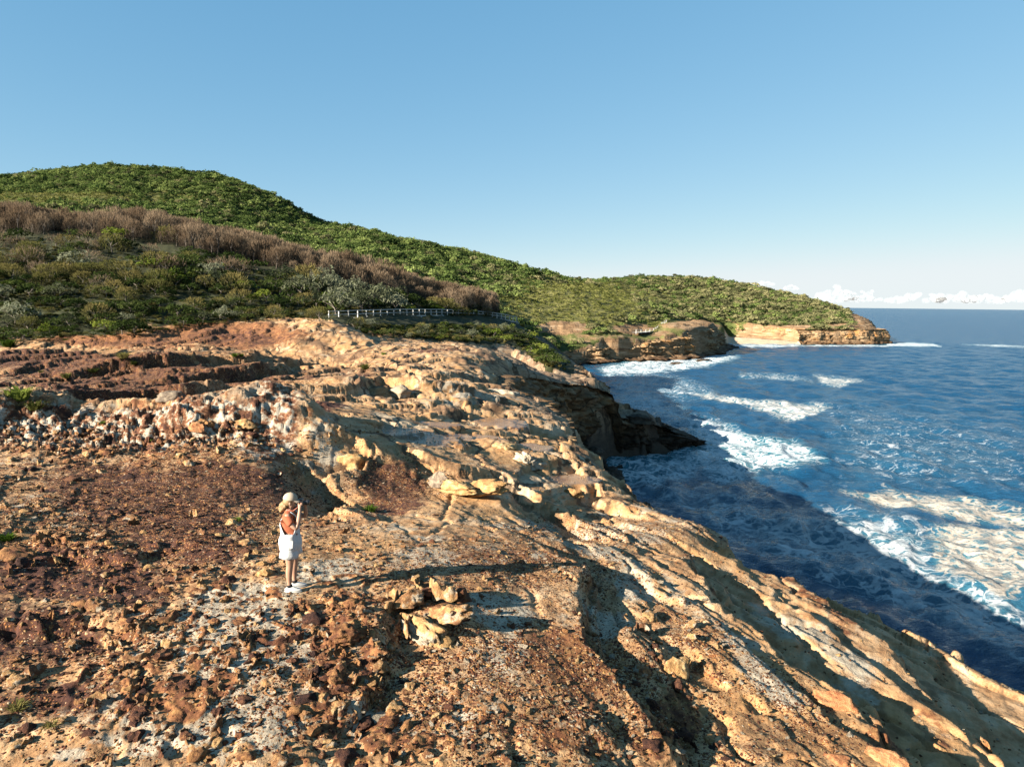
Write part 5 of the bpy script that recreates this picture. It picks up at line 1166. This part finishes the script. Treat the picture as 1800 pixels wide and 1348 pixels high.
# --- forest of the far hills: the nearest trees singly, the rest as one mass
TREE = [dome_crown(700 + i, 150, 11, 1.0, .95, .15, .7, .1, m_, 'crown', .5, .7) for i, m_ in enumerate([M_FOREST, M_FOREST, M_FOREST, M_FORESTG, M_FOREST, M_FORESTG])]
HEATH = [dome_crown(720 + i, 110, 8, 1.0, .7, .15, .6, .0, M_HEATH, 'crown', .8, .6) for i in range(3)]
step = 2.7
X, Y = np.meshgrid(np.arange(-420, 250, step), np.arange(165, 640, step)); X = X.ravel() + rg.uniform(-1.3, 1.3, X.size); Y = Y.ravel() + rg.uniform(-1.4, 1.4, Y.size)
zb = FAR(X, Y); u, v = project(X, Y, zb); ok = (u > -60) & (u < 1600); X, Y = X[ok], Y[ok]
zf, FA2 = far_ground(X, Y, True); u, v = project(X, Y, zf)
ok = (FA2['d'] > 2.5) & (zf > 3.0) & (FA2['sand'] < .3) & (FA2['rock'] + .3 * fbm(X / 6, Y / 6, 2, 77) < .55) & ~((zf < 6) & (u > 1266) & (u < 1290))
ok &= ~inpoly(u, v, [(1105, 590), (1150, 588), (1180, 562), (1270, 566), (1275, 600), (1200, 612), (1100, 610)]) & ~inpoly(u, v, [(940, 590), (1160, 586), (1160, 600), (940, 604)])
ok &= ~((u < 900) & (Y < 195))
X, Y, zf, u, v, heath = X[ok], Y[ok], zf[ok], u[ok], v[ok], FA2['heath'][ok]
hp = np.clip(heath * 1.3, 0, 1); isheath = rg.random(len(X)) < hp
sz = np.where(isheath, rg.uniform(1.0, 1.7, len(X)), rg.lognormal(math.log(1.85), .30, len(X))); grey = np.clip((u - 900) / 500, .12, .6) * (v > 470) + .1
pick = np.where(isheath, 6 + rg.integers(0, 3, len(X)), np.where(rg.random(len(X)) < grey, np.where(rg.random(len(X)) < .5, 3, 5), np.array([0, 1, 2, 4])[rg.integers(0, 4, len(X))]))
near = np.where((~isheath) & (u > 1120) & (u < 1500) & (Y < 480))[0]
near = near[np.argsort(Y[near])][:290]
single = np.zeros(len(X), bool); single[near] = True
FT = trunk_mesh(740, .9, .06, 3, .4)
for j, i in enumerate(near):
    w = 'behind the beach' if u[i] < 1290 else 'above the far cliff, nearer the beach' if u[i] < 1390 else 'above the far cliff, nearer the point'
    if u[i] < 1200: w = 'in the gully left of the beach'
    hgt = 'low on the slope' if v[i] > 555 else 'halfway up the slope'
    o = link('tree', TREE[pick[i]]); o.location = (X[i], Y[i], zf[i] - .2); o.scale = (sz[i], sz[i], sz[i] * rv.uniform(.85, 1.2)); o.rotation_euler = (0, 0, rv.uniform(0, 6.28))
    tag(o, '%s%s headland tree %s, %s' % ('large ' if sz[i] > 2.3 else 'small ' if sz[i] < 1.5 else '', 'grey green' if pick[i] in (3, 5) else 'green', w, hgt), 'tree', 'trees on the headland')
m = ~single
scatter('forest', np.c_[X, Y, zf - .2][m], np.stack([sz, sz, sz * rg.uniform(.8, 1.2, len(sz))], 1)[m], rg.uniform(0, 6.28, (m.sum(), 3)) * (0, 0, 1), pick[m], TREE + HEATH)
print('forest', len(X), round(time.time() - T0, 1))
# ------------------------------------------------------------------ boxes and beams
def beam(name, a, b, w, h, mat, parent=None, up=(0, 0, 1)):
    a, b = Vector(a), Vector(b); d = (b - a); L = d.length; d.normalize(); u = Vector(up)
    s = d.cross(u).normalized(); t = s.cross(d)
    V = []
    for p in (a, b):
        for i, j in ((-1, -1), (1, -1), (1, 1), (-1, 1)): V.append((p + s * (i * w / 2) + t * (j * h / 2))[:])
    F = [[0, 1, 2], [0, 2, 3], [4, 6, 5], [4, 7, 6]]
    for i in range(4): j = (i + 1) % 4; F += [[i, i + 4, j + 4], [i, j + 4, j]]
    return link(name, mesh_np(name, V, F, mat, False), parent)
def timber_material():
    k = NT('silvered_timber'); p = k.obj()
    k.principled(k.ramp(k.noise(k.mapping(p, (4, 4, 4)), 3, 5, .65), [(.3, (.38, .36, .33)), (.7, (.60, .58, .54))]), .75, None, .25); return k.m
M_TIMBER = timber_material()
# --- the long boardwalk: deck, seaward railing of posts, two rails, raking braces under every other post
BW = [W(u, v, Y=Y) for u, v, Y in [(578, 560.5, 100), (640, 557.5, 107), (700, 555, 117), (740, 554.3, 124), (780, 554, 132), (820, 555.3, 140), (850, 557, 147), (880, 560, 154), (908, 565.5, 162)]]
def along(P, n):
    P = [Vector(p) for p in P]; d = [0]
    for a, b in zip(P, P[1:]): d.append(d[-1] + (b - a).length)
    out = []
    for i in range(n):
        s = d[-1] * i / (n - 1); j = max(k_ for k_ in range(len(P) - 1) if d[k_] <= s + 1e-6); out.append(P[j].lerp(P[j + 1], (s - d[j]) / (d[j + 1] - d[j])))
    return out
def boardwalk(pts, n, label, width=1.5, post_h=1.05, post_w=.13, brace=True, gap=0):
    Q = along(pts, n); root = empty('boardwalk', tuple(Q[0])); tag(root, label, 'boardwalk')
    off = lambda p: tuple(p - Q[0])
    nrm = []
    for i in range(n):
        d = (Q[min(i + 1, n - 1)] - Q[max(i - 1, 0)]); s = Vector((d.y, -d.x, 0)).normalized(); nrm.append(s)       # seaward side
    V = []; F = []
    for i in range(n):
        for sx, dz in ((.08, 0), (-width, 0), (-width, -.16), (.08, -.16)): V.append(off(Q[i] + nrm[i] * sx + Vector((0, 0, dz))))
    for i in range(n - 1):
        for j in range(4): a, b = i * 4 + j, i * 4 + (j + 1) % 4; F.append([a, b, b + 4, a + 4])
    link('deck', mesh_np('deck', V, F, M_TIMBER, False), root)
    for nm, hz, th in (('top_rail', post_h, .11), ('middle_rail', post_h * .52, .09)):
        V = []; F = []
        for i in range(n):
            for sx, dz in ((.05, -th / 2), (.05, th / 2), (-.05, th / 2), (-.05, -th / 2)): V.append(off(Q[i] + nrm[i] * (sx + .09) + Vector((0, 0, hz + dz))))
        for i in range(n - 1):
            for j in range(4): a, b = i * 4 + j, i * 4 + (j + 1) % 4; F.append([a, b, b + 4, a + 4])
        link(nm, mesh_np(nm, V, F, M_TIMBER, False), root)
    for i in range(n):
        p = Q[i] + nrm[i] * .02
        beam('post', off(p + Vector((0, 0, -.5))), off(p + Vector((0, 0, post_h + .06))), post_w, post_w, M_TIMBER, root, up=(nrm[i].x, nrm[i].y, 0))
        if brace and i % 2 == 0:
            beam('brace', off(p + Vector((0, 0, .12)) + nrm[i] * .06), off(p + nrm[i] * .62 + Vector((0, 0, -.48))), .10, .12, M_TIMBER, root)
            beam('joist', off(p + nrm[i] * .66 + Vector((0, 0, -.42))), off(p - nrm[i] * width + Vector((0, 0, -.30))), .10, .14, M_TIMBER, root)
            gz_ = ground_z(p.x, p.y)
            beam('stump', off(Vector((p.x, p.y, gz_ - .4)) - nrm[i] * .4), off(p - nrm[i] * .4 + Vector((0, 0, -.36))), .16, .16, M_TIMBER, root, up=(nrm[i].x, nrm[i].y, 0))
    return root
boardwalk(BW, 33, 'long pale timber boardwalk with railing running along the slope above the rock platform')
boardwalk([W(1118, 584.5, Y=263), W(1138, 583.5, Y=270), W(1150, 581.5, Y=276), W(1161, 575, Y=288), W(1171, 566.5, Y=300)], 12, 'small distant boardwalk climbing the grassy rock platform across the bay', 2.2, 1.0, .16, False)
# --- rocks at the foot of the cliffs
def sea_rock(u, v, z, px, seed, mat, label, scale=(1, .7, .6), rz=0.3, sink=.3, group=None):
    p = W(u, v, z=z); s = px * p[1] / F_PX / 2; o = link('sea_rock', chunk_mesh(seed, 4, scale, .38, .25, .25, mat, 1.0)); o.location = (p[0], p[1], z - sink * s * scale[2] + s * scale[2] * .5); o.scale = (s, s, s); o.rotation_euler = (0, 0, rz)
    tag(o, label, 'rock', group)
sea_rock(1122, 742, 4.4, 64, 801, M_DARKROCK, 'dark flat boulder perched on top of the low rocky point', (1, .5, .45), -.35, .2)
for i, (u, v, px, lb) in enumerate([(1052, 826, 60, 'large black boulder at the waterline below the sunlit shelf'), (1078, 838, 46, 'black boulder at the waterline, right of the large one'), (1040, 800, 50, 'black boulder wedged between shelf and cave'), (1028, 775, 46, 'black block high under the shelf beside the cave'), (1090, 825, 26, 'small black boulder furthest out below the shelf')]):
    sea_rock(u, v, (.6, .3, 1.5, 3.0, .1)[i], px, 810 + i, M_DARKROCK, lb, (1, .8, .75), .4 * i, .5)
for i, (u, v, px, lb) in enumerate([(1188, 639, 34, 'flat wave washed reef rock in the foam, left one'), (1237, 634, 36, 'flat wave washed reef rock in the foam, right one'), (1290, 612, 34, 'low dark reef at the tip of the middle headland'), (1798, 1046, 34, 'dark rock in the tan foam at the right edge')]):
    sea_rock(u, v, .12, px, 830 + i, M_DARKROCK, lb, (1, .6, .16), .2, .3)
# --- clouds low over the horizon
def cloud_material():
    k = NT('cloud_vapour'); d = k.add('ShaderNodeBsdfDiffuse', {'Color': (.8, .8, .8)}); t_ = k.add('ShaderNodeBsdfTranslucent', {'Color': (.8, .8, .8)})
    a_ = k.add('ShaderNodeMixShader', {0: .4, 1: d.outputs[0], 2: t_.outputs[0]}); b_ = k.add('ShaderNodeMixShader', {0: .07, 1: k.add("ShaderNodeBsdfTransparent").outputs[0], 2: a_.outputs[0]})
    k.t.links.new(b_.outputs[0], k.out.inputs['Surface']); return k.m
M_CLOUD = cloud_material()
def cloud(u, v, wpx, hpx, seed, label):
    r = random.Random(seed); Y = 16000; k_ = Y / F_PX; p = W(u, v, Y=Y); bm = bmesh.new(); w, h = wpx * k_ / 2, hpx * k_
    for i in range(26):
        x = r.uniform(-1, 1); top = (1 - x * x) ** .6 * r.uniform(.35, 1); z = r.uniform(.0, top); rad = h * r.uniform(.16, .30) * (1.1 - .5 * z)
        bmesh.ops.create_icosphere(bm, subdivisions=3, radius=rad, matrix=Matrix.Translation((x * w, r.uniform(-.5, .5) * w, z * h * .85)) @ Matrix.Diagonal((1.3, 1.2, .85, 1)))
    me = bpy.data.meshes.new('cloud'); bm.to_mesh(me); bm.free(); me.materials.append(M_CLOUD)
    o = link('cloud', me, None, p); m = o.modifiers.new('merge', 'REMESH'); m.mode = 'VOXEL'; m.voxel_size = h * .05
    d = o.modifiers.new('puff', 'DISPLACE'); tx = bpy.data.textures.new('puff', 'CLOUDS'); tx.noise_scale = h * .16; tx.noise_depth = 3; d.texture = tx; d.strength = h * .16; d.mid_level = .5; d.texture_coords = 'LOCAL'
    tag(o, label, 'cloud', 'clouds low over the horizon')
for i, (u, v, w, h, lb) in enumerate([(1466, 526, 52, 30, 'tallest white cumulus puff just right of the headland'), (1490, 526, 26, 20, 'small cloud puff touching the tallest one'), (1522, 528, 44, 20, 'low rounded cloud second from the headland'), (1612, 529, 100, 22, 'long bank of cloud in the middle of the horizon'), (1676, 528, 60, 24, 'bumpy cloud right of the long bank'), (1725, 529, 56, 20, 'faint cloud near the right of the horizon'), (1790, 529, 60, 24, 'cloud at the right edge of the picture'), (1345, 500, 26, 10, 'cloud top peeping over the headland slope, left one'), (1390, 508, 22, 10, 'cloud top peeping over the headland slope, right one')]):
    cloud(u, v, w, h, 900 + i, lb)

# ------------------------------------------------------------------ the person
def flat_mat(name, col, rough=.85, spec=.2, bump=0.0, sub=None):
    k = NT(name); p = k.obj(); n = k.noise(p, 9, 4, .6); c = k.mix(k.rng(n, .3, .7, 0, .35), col, k.mix(1.0, col, (.8, .78, .76), 'MULTIPLY'))
    kw = {}
    if sub: kw = {'Subsurface Weight': .15, 'Subsurface Radius': (.02, .008, .004)}
    k.principled(c, rough, k.bump(n, .4, bump) if bump else None, spec, **kw); return k.m
M_SKIN = flat_mat('skin', (.36, .205, .135), .55, .35); M_SHIRT = flat_mat('rust_cotton', (.33, .10, .05), .9, .1, .03)
M_DENIM = flat_mat('white_denim', (.50, .50, .49), .9, .1, .03); M_CAP = flat_mat('beige_cotton', (.40, .32, .235), .9, .1, .006)
M_HAIR = flat_mat('blonde_hair', (.26, .165, .075), .6, .3, .02); M_SHOE = flat_mat('white_leather', (.5, .49, .46), .5, .3); M_SOCK = flat_mat('black_knit', (.02, .02, .022), .9, .1)
M_CAM = flat_mat('black_plastic', (.012, .012, .013), .4, .5); M_LEATHER = flat_mat('brown_leather', (.22, .06, .03), .5, .3); M_EYE = flat_mat('dark_eye', (.02, .015, .012), .3, .5); M_LIP = flat_mat('lips', (.40, .15, .11), .5, .3)
def skin(name, verts, edges, radii, mat, parent, root=0, levels=2):
    me = bpy.data.meshes.new(name); me.from_pydata([Vector(v) for v in verts], edges, []); o = bpy.data.objects.new(name, me); COL.objects.link(o)
    sk = o.modifiers.new('skin', 'SKIN'); sk.use_smooth_shade = True
    for i, r in enumerate(radii):
        d = me.skin_vertices[0].data[i]; d.radius = r if isinstance(r, tuple) else (r, r); d.use_root = (i == root)
    sb = o.modifiers.new('sub', 'SUBSURF'); sb.levels = levels; sb.render_levels = levels
    dg = bpy.context.evaluated_depsgraph_get(); m2 = bpy.data.meshes.new_from_object(o.evaluated_get(dg)); bpy.data.objects.remove(o)
    m2.materials.clear(); m2.materials.append(mat); m2.name = name
    m2.polygons.foreach_set('use_smooth', [True] * len(m2.polygons))
    return link(name, m2, parent)
PX, PY, PZ = W(514, 1036, z=15.2); PZ = ground_z(PX, PY)
person = empty('person', (PX, PY, PZ), math.radians(8)); tag(person, 'woman in beige cap, rust T-shirt and white dungaree shorts taking a photo', 'person')
class Fig:
    def __init__(s): s.v = []; s.e = []; s.r = []
    def add(s, p, r, prev=None):
        s.v.append(p); s.r.append(r); i = len(s.v) - 1
        if prev is not None: s.e.append((prev, i))
        return i
    def chain(s, pts, prev):
        for p, r in pts: prev = s.add(p, r, prev)
        return prev
f = Fig()
pel = f.add((-.02, 0, .86), (.14, .15)); wa = f.add((-.01, 0, 1.02), (.110, .120), pel); ch = f.add((-.02, 0, 1.20), (.110, .125), wa); nk0 = f.add((-.02, 0, 1.335), (.07, .09), ch)
nk = f.add((-.005, 0, 1.40), .052, nk0); hd0 = f.add((.012, 0, 1.455), (.072, .066), nk); hd1 = f.add((.012, 0, 1.53), (.092, .076), hd0); hd2 = f.add((.0, 0, 1.60), (.068, .060), hd1)
f.chain([((.108, 0, 1.487), .014)], hd1)                               # nose
legs = {}
for s_, fx in ((-1, -.02), (1, .03)):
    h = f.add((-.02 + fx * .3, s_ * .095, .80), .098, pel); k_ = f.chain([((fx * .6, s_ * .10, .62), .088), ((.005 + fx, s_ * .098, .46), .060), ((-.012 + fx, s_ * .096, .33), .060), ((-.012 + fx, s_ * .095, .17), .041), ((-.005 + fx, s_ * .095, .085), .037)], h)
    f.chain([((.05 + fx, s_ * .10, .04), (.030, .036)), ((.13 + fx, s_ * .105, .03), (.022, .034))], k_); legs[s_] = fx
ARM = {-1: [(-.03, -.155, 1.30), (.03, -.215, 1.21), (.125, -.235, 1.105), (.155, -.17, 1.25), (.165, -.105, 1.385)], 1: [(-.02, .155, 1.30), (.08, .215, 1.245), (.20, .225, 1.18), (.225, .15, 1.30), (.225, .085, 1.41)]}
PALM = {-1: (.160, -.075, 1.455), 1: (.235, .060, 1.450)}
for s_ in (-1, 1):
    A = ARM[s_]; sh = f.add(A[0], .062, nk0); w_ = f.chain([(A[1], .050), (A[2], .041), (A[3], .040), (A[4], .027)], sh)
    pm = f.add(PALM[s_], (.024, .034), w_)
    P = Vector(PALM[s_])
    fing = [((.030, .006 - s_ * 0, .062), .9), ((.042, .0, .050), 1.0), ((.050, .0, .034), .95), ((.052, .0, .016), .8)] if s_ < 0 else [((.02, -.035, .035), .9), ((.035, -.045, .020), 1.0), ((.045, -.045, .004), .95), ((.045, -.04, -.014), .8)]
    for (dx, dy, dz), ln in fing:
        b = P + Vector((dx, dy, dz)) * .45; m_ = P + Vector((dx, dy, dz)) * (.9 * ln); e_ = m_ + (Vector((.006, .030, -.006)) if s_ < 0 else Vector((-.004, -.010, .034)))
        f.chain([(tuple(b), .0095), (tuple(m_), .0085), (tuple(e_), .0075)], pm)
    f.chain([(tuple(P + Vector((-.022, .012 * -s_, .022))), .011), (tuple(P + Vector((-.020, .030 * -s_, .046))), .009)], pm)   # thumb
body = skin('body', f.v, f.e, f.r, M_SKIN, person, pel)
def ball(name, loc, sc, mat, parent, sub=3, rough=0.0, seed=1, cut=None):
    V, F = ICO[sub]; V = V.copy()
    if rough: V = V * (1 + rough * _n3(V, 3.0, seed))[:, None]
    V = V * np.array(sc)
    if cut is not None: V[:, 2] = np.maximum(V[:, 2], cut)
    return link(name, mesh_np(name, V, F, mat, True), parent, loc)
for s_ in (-1, 1):
    ball('eye', (.088, s_ * .030, 1.512), (.011, .013, .010), M_EYE, body, 2); ball('ear', (.005, s_ * .082, 1.495), (.020, .011, .030), M_SKIN, body, 2)
ball('mouth', (.098, 0, 1.447), (.008, .024, .007), M_LIP, body, 2)
# hair: cap of hair under the hat, waves gathered behind the neck
hair = ball('hair', (-.022, 0, 1.52), (.098, .090, .095), M_HAIR, person, 3, .10, 3)
for i, (x, y, z, r) in enumerate([(-.10, -.02, 1.47, .050), (-.135, .0, 1.44, .045), (-.115, -.035, 1.41, .042), (-.155, .01, 1.40, .036), (-.12, .03, 1.44, .045), (-.145, -.02, 1.37, .030), (-.075, -.05, 1.45, .035)]):
    ball('lock', (x - (-.022), y, z - 1.52), (r * 1.1, r, r * 1.1), M_HAIR, hair, 3, .35, 20 + i)
# cap
V, F = ICO[4]; V = V * np.array((.118, .101, .104)); V[:, 2] = np.where(V[:, 2] < -.012, -.012 + .0 * V[:, 2], V[:, 2]); V[:, 2] -= .10 * V[:, 0] * 0
cap = link('cap', mesh_np('cap', V, F, M_CAP, True), person, (.002, 0, 1.562)); cap.rotation_euler = (0, math.radians(7), 0)
n = 17; ang = np.linspace(-1.15, 1.15, n); rowsV = []
for fr, dz in ((.0, 0.0), (.4, .003), (.8, -.004), (1.0, -.014), (1.0, -.021), (.8, -.012), (.4, -.006), (0, -.009)):
    rowsV.append(np.stack([.10 * np.cos(ang) + fr * .098 * np.cos(ang * .55), np.sin(ang) * (.092 + .004 * fr), dz - .014 * np.abs(np.sin(ang)) ** 2 * (.3 + fr)], -1))
link('brim', mesh_np('brim', np.array(rowsV).reshape(-1, 3), grid_faces(8, n), M_CAP, True), cap, (.0, 0, -.006))
ball('button', (0, 0, .104), (.009, .009, .006), M_CAP, cap, 2)
# shirt
g_ = Fig(); a0 = g_.add((-.012, 0, .98), (.112, .122)); a1 = g_.add((-.016, 0, 1.10), (.118, .132), a0); a2 = g_.add((-.022, 0, 1.22), (.128, .148), a1); a3 = g_.add((-.02, 0, 1.325), (.085, .115), a2); g_.add((-.01, 0, 1.375), (.062, .066), a3)
for s_ in (-1, 1):
    A = ARM[s_]; q = g_.add(A[0], .078, a3); m_ = Vector(A[1]).lerp(Vector(A[2]), .25); g_.chain([(A[1], .070), (tuple(m_), .072)], q)
skin('shirt', g_.v, g_.e, g_.r, M_SHIRT, person, a1)
# dungaree shorts: bib and back panel rising from a flared pair of shorts
NT_ = 48; th = np.linspace(0, 2 * np.pi, NT_, endpoint=False)
ad = np.abs((th + np.pi) % (2 * np.pi) - np.pi)                      # 0 = front
top = np.where(ad < .75, 1.235, np.where(ad > 2.35, 1.15, 1.0)) ; ker = np.ones(5) / 5
top = np.convolve(np.r_[top[-2:], top, top[:2]], ker, 'valid'); rows_ = []
for i in range(13):
    q = i / 12
    zz = .60 + (top - .60) * q if False else None
LV = [(.70, .150, .190), (.72, .168, .202), (.77, .182, .210), (.83, .188, .208), (.89, .180, .200), (.95, .160, .182), (1.00, .152, .174)]
for z_, rx, ry in LV:
    wr = 1 + .035 * np.sin(th * 7 + z_ * 40) * np.clip((1.0 - z_) * 3, 0, 1) + .012 * np.sin(th * 11 - z_ * 25)
    rows_.append(np.stack([-.014 + np.cos(th) * rx * wr + (.012 * np.cos(th) if z_ < .7 else 0), np.sin(th) * ry * wr, np.full(NT_, z_) + .008 * np.sin(th * 3)], -1))
for q in (.25, .5, .75, 1.0):
    z_ = 1.0 + (top - 1.0) * q; rows_.append(np.stack([-.016 + np.cos(th) * (.152 + .010 * q), np.sin(th) * .176 * (1 - .05 * q), z_], -1))
for q in (1.0, .5, 0):
    z_ = 1.0 + (top - 1.0) * q - .002; rows_.append(np.stack([-.016 + np.cos(th) * .150, np.sin(th) * .168 * (1 - .05 * q), z_], -1))
V = np.array(rows_).reshape(-1, 3); nr = len(rows_); F = []
for i in range(nr - 1):
    for j in range(NT_): F.append([i * NT_ + j, i * NT_ + (j + 1) % NT_, (i + 1) * NT_ + (j + 1) % NT_, (i + 1) * NT_ + j])
dung = link('dungarees', mesh_np('dungarees', V, F, M_DENIM, True), person)
for s_ in (-1, 1):                                                     # legs of the shorts, open at the hem
    rows_ = []; fx = legs[s_]
    for z_, r_ in ((.82, .100), (.74, .122), (.66, .134), (.600, .140), (.597, .130), (.66, .120), (.74, .10)):
        wr = 1 + .03 * np.sin(th * 5 + s_ + z_ * 30); rows_.append(np.stack([-.012 + fx * .6 + np.cos(th) * r_ * 1.12 * wr, s_ * .092 + np.sin(th) * r_ * wr * .95, np.full(NT_, z_) + .006 * np.cos(th * 2 + s_)], -1))
    V = np.array(rows_).reshape(-1, 3); F = [[i * NT_ + j, i * NT_ + (j + 1) % NT_, (i + 1) * NT_ + (j + 1) % NT_, (i + 1) * NT_ + j] for i in range(6) for j in range(NT_)]
    link('trouser_leg', mesh_np('trouser_leg', V, F, M_DENIM, True), dung)
    pts = [(.135, s_ * .085, 1.22), (.095, s_ * .10, 1.30), (.02, s_ * .105, 1.365), (-.06, s_ * .10, 1.34), (-.145, s_ * .07, 1.22), (-.166, s_ * .04, 1.13)]
    V = []; 
    for i, p in enumerate(pts):
        d = Vector(pts[min(i + 1, 5)]) - Vector(pts[max(i - 1, 0)]); nrm_ = Vector((0, 1, 0)).cross(d).normalized() * .006
        for w_, o_ in ((-.018, 1), (.018, 1), (.018, -1), (-.018, -1)): V.append((Vector(p) + Vector((0, w_, 0)) + nrm_ * o_)[:])
    F = [[i * 4 + j, i * 4 + (j + 1) % 4, i * 4 + 4 + (j + 1) % 4, i * 4 + 4 + j] for i in range(5) for j in range(4)]
    link('strap', mesh_np('strap', V, F, M_DENIM, True), dung)
link('pocket', mesh_np('pocket', [(-.07, -.199, .90), (.06, -.197, .90), (.055, -.213, .79), (-.01, -.214, .765), (-.065, -.213, .79), (-.07, -.187, .90), (.06, -.185, .90), (.055, -.2, .79), (-.01, -.2, .765), (-.065, -.2, .79)], [[0, 1, 2], [0, 2, 3], [0, 3, 4], [5, 7, 6], [5, 8, 7], [5, 9, 8], [0, 5, 6], [0, 6, 1], [1, 6, 7], [1, 7, 2], [2, 7, 8], [2, 8, 3], [3, 8, 9], [3, 9, 4], [4, 9, 5], [4, 5, 0]], M_DENIM, False), dung)
# shoes, socks
for s_ in (-1, 1):
    fx = legs[s_]; x0 = -.005 + fx; y0 = s_ * .10
    ball('sock', (x0, s_ * .095, .105), (.044, .043, .045), M_SOCK, person, 3)
    V, F = ICO[4]; V = V.copy(); front = np.clip(V[:, 0], 0, 1); hgt = np.where(V[:, 2] > 0, .062 * (1 - .55 * sstep(-.2, .8, V[:, 0])), .035); V = np.stack([V[:, 0] * .142 * (1 - 0 * front), V[:, 1] * (.050 - .004 * front + .004 * np.abs(V[:, 0])), np.maximum(V[:, 2] * hgt, -.030)], -1)
    sh = link('shoe', mesh_np('shoe', V, F, M_SHOE, True), person, (x0 + .055, y0, .040)); sh.rotation_euler = (0, 0, -s_ * -.12)
    V2 = V.copy(); V2 = V2 * np.array((1.04, 1.08, .3)); V2[:, 2] = np.clip(V2[:, 2], -.012, .010)
    link('sole', mesh_np('sole', V2, F, M_SHOE, True), sh, (0, 0, -.026))
    for q in range(3): beam('lace', (.02 + .022 * q, -.022, .046 - .006 * q), (.02 + .022 * q, .022, .046 - .006 * q), .006, .006, M_SHOE, sh)
tor = [((math.cos(t) * .032, math.sin(t) * .032, 0), .006) for t in np.linspace(0, 2 * np.pi, 14)]
br = link('bracelet', tube_mesh('bracelet', [tor], M_LEATHER, 5), person, Vector(ARM[-1][3]).lerp(Vector(ARM[-1][4]), .55)); br.rotation_euler = (.35, .1, 0)
# the camera she holds to her eye: a thing of its own
Rz = Matrix.Rotation(math.radians(8), 3, 'Z')
camera = empty('camera', Vector((PX, PY, PZ)) + Rz @ Vector((.185, 0, 1.49)), math.radians(8)); tag(camera, 'black camera held up to the woman\'s eye, on a brown leather strap', 'camera')
beam('camera_body', (-.03, 0, 0), (.03, 0, 0), .135, .085, M_CAM, camera)
beam('viewfinder', (-.045, 0, .052), (.028, 0, .052), .045, .026, M_CAM, camera)
link('lens', tube_mesh('lens', [[((.03, 0, -.003), .034), ((.07, 0, -.003), .036), ((.072, 0, -.003), .040), ((.125, 0, -.003), .040)]], M_CAM, 16), camera)
st = [((.0, -.068, .02), .006), ((-.06, -.085, -.06), .008), ((-.135, -.095, -.115), .016), ((-.22, -.075, -.10), .022), ((-.255, 0, -.085), .024), ((-.22, .075, -.10), .022), ((-.13, .095, -.115), .016), ((-.06, .085, -.06), .008), ((.0, .068, .02), .006)]
link('neck_strap', tube_mesh('neck_strap', [st], M_LEATHER, 8), camera)
print('all', round(time.time() - T0, 1))
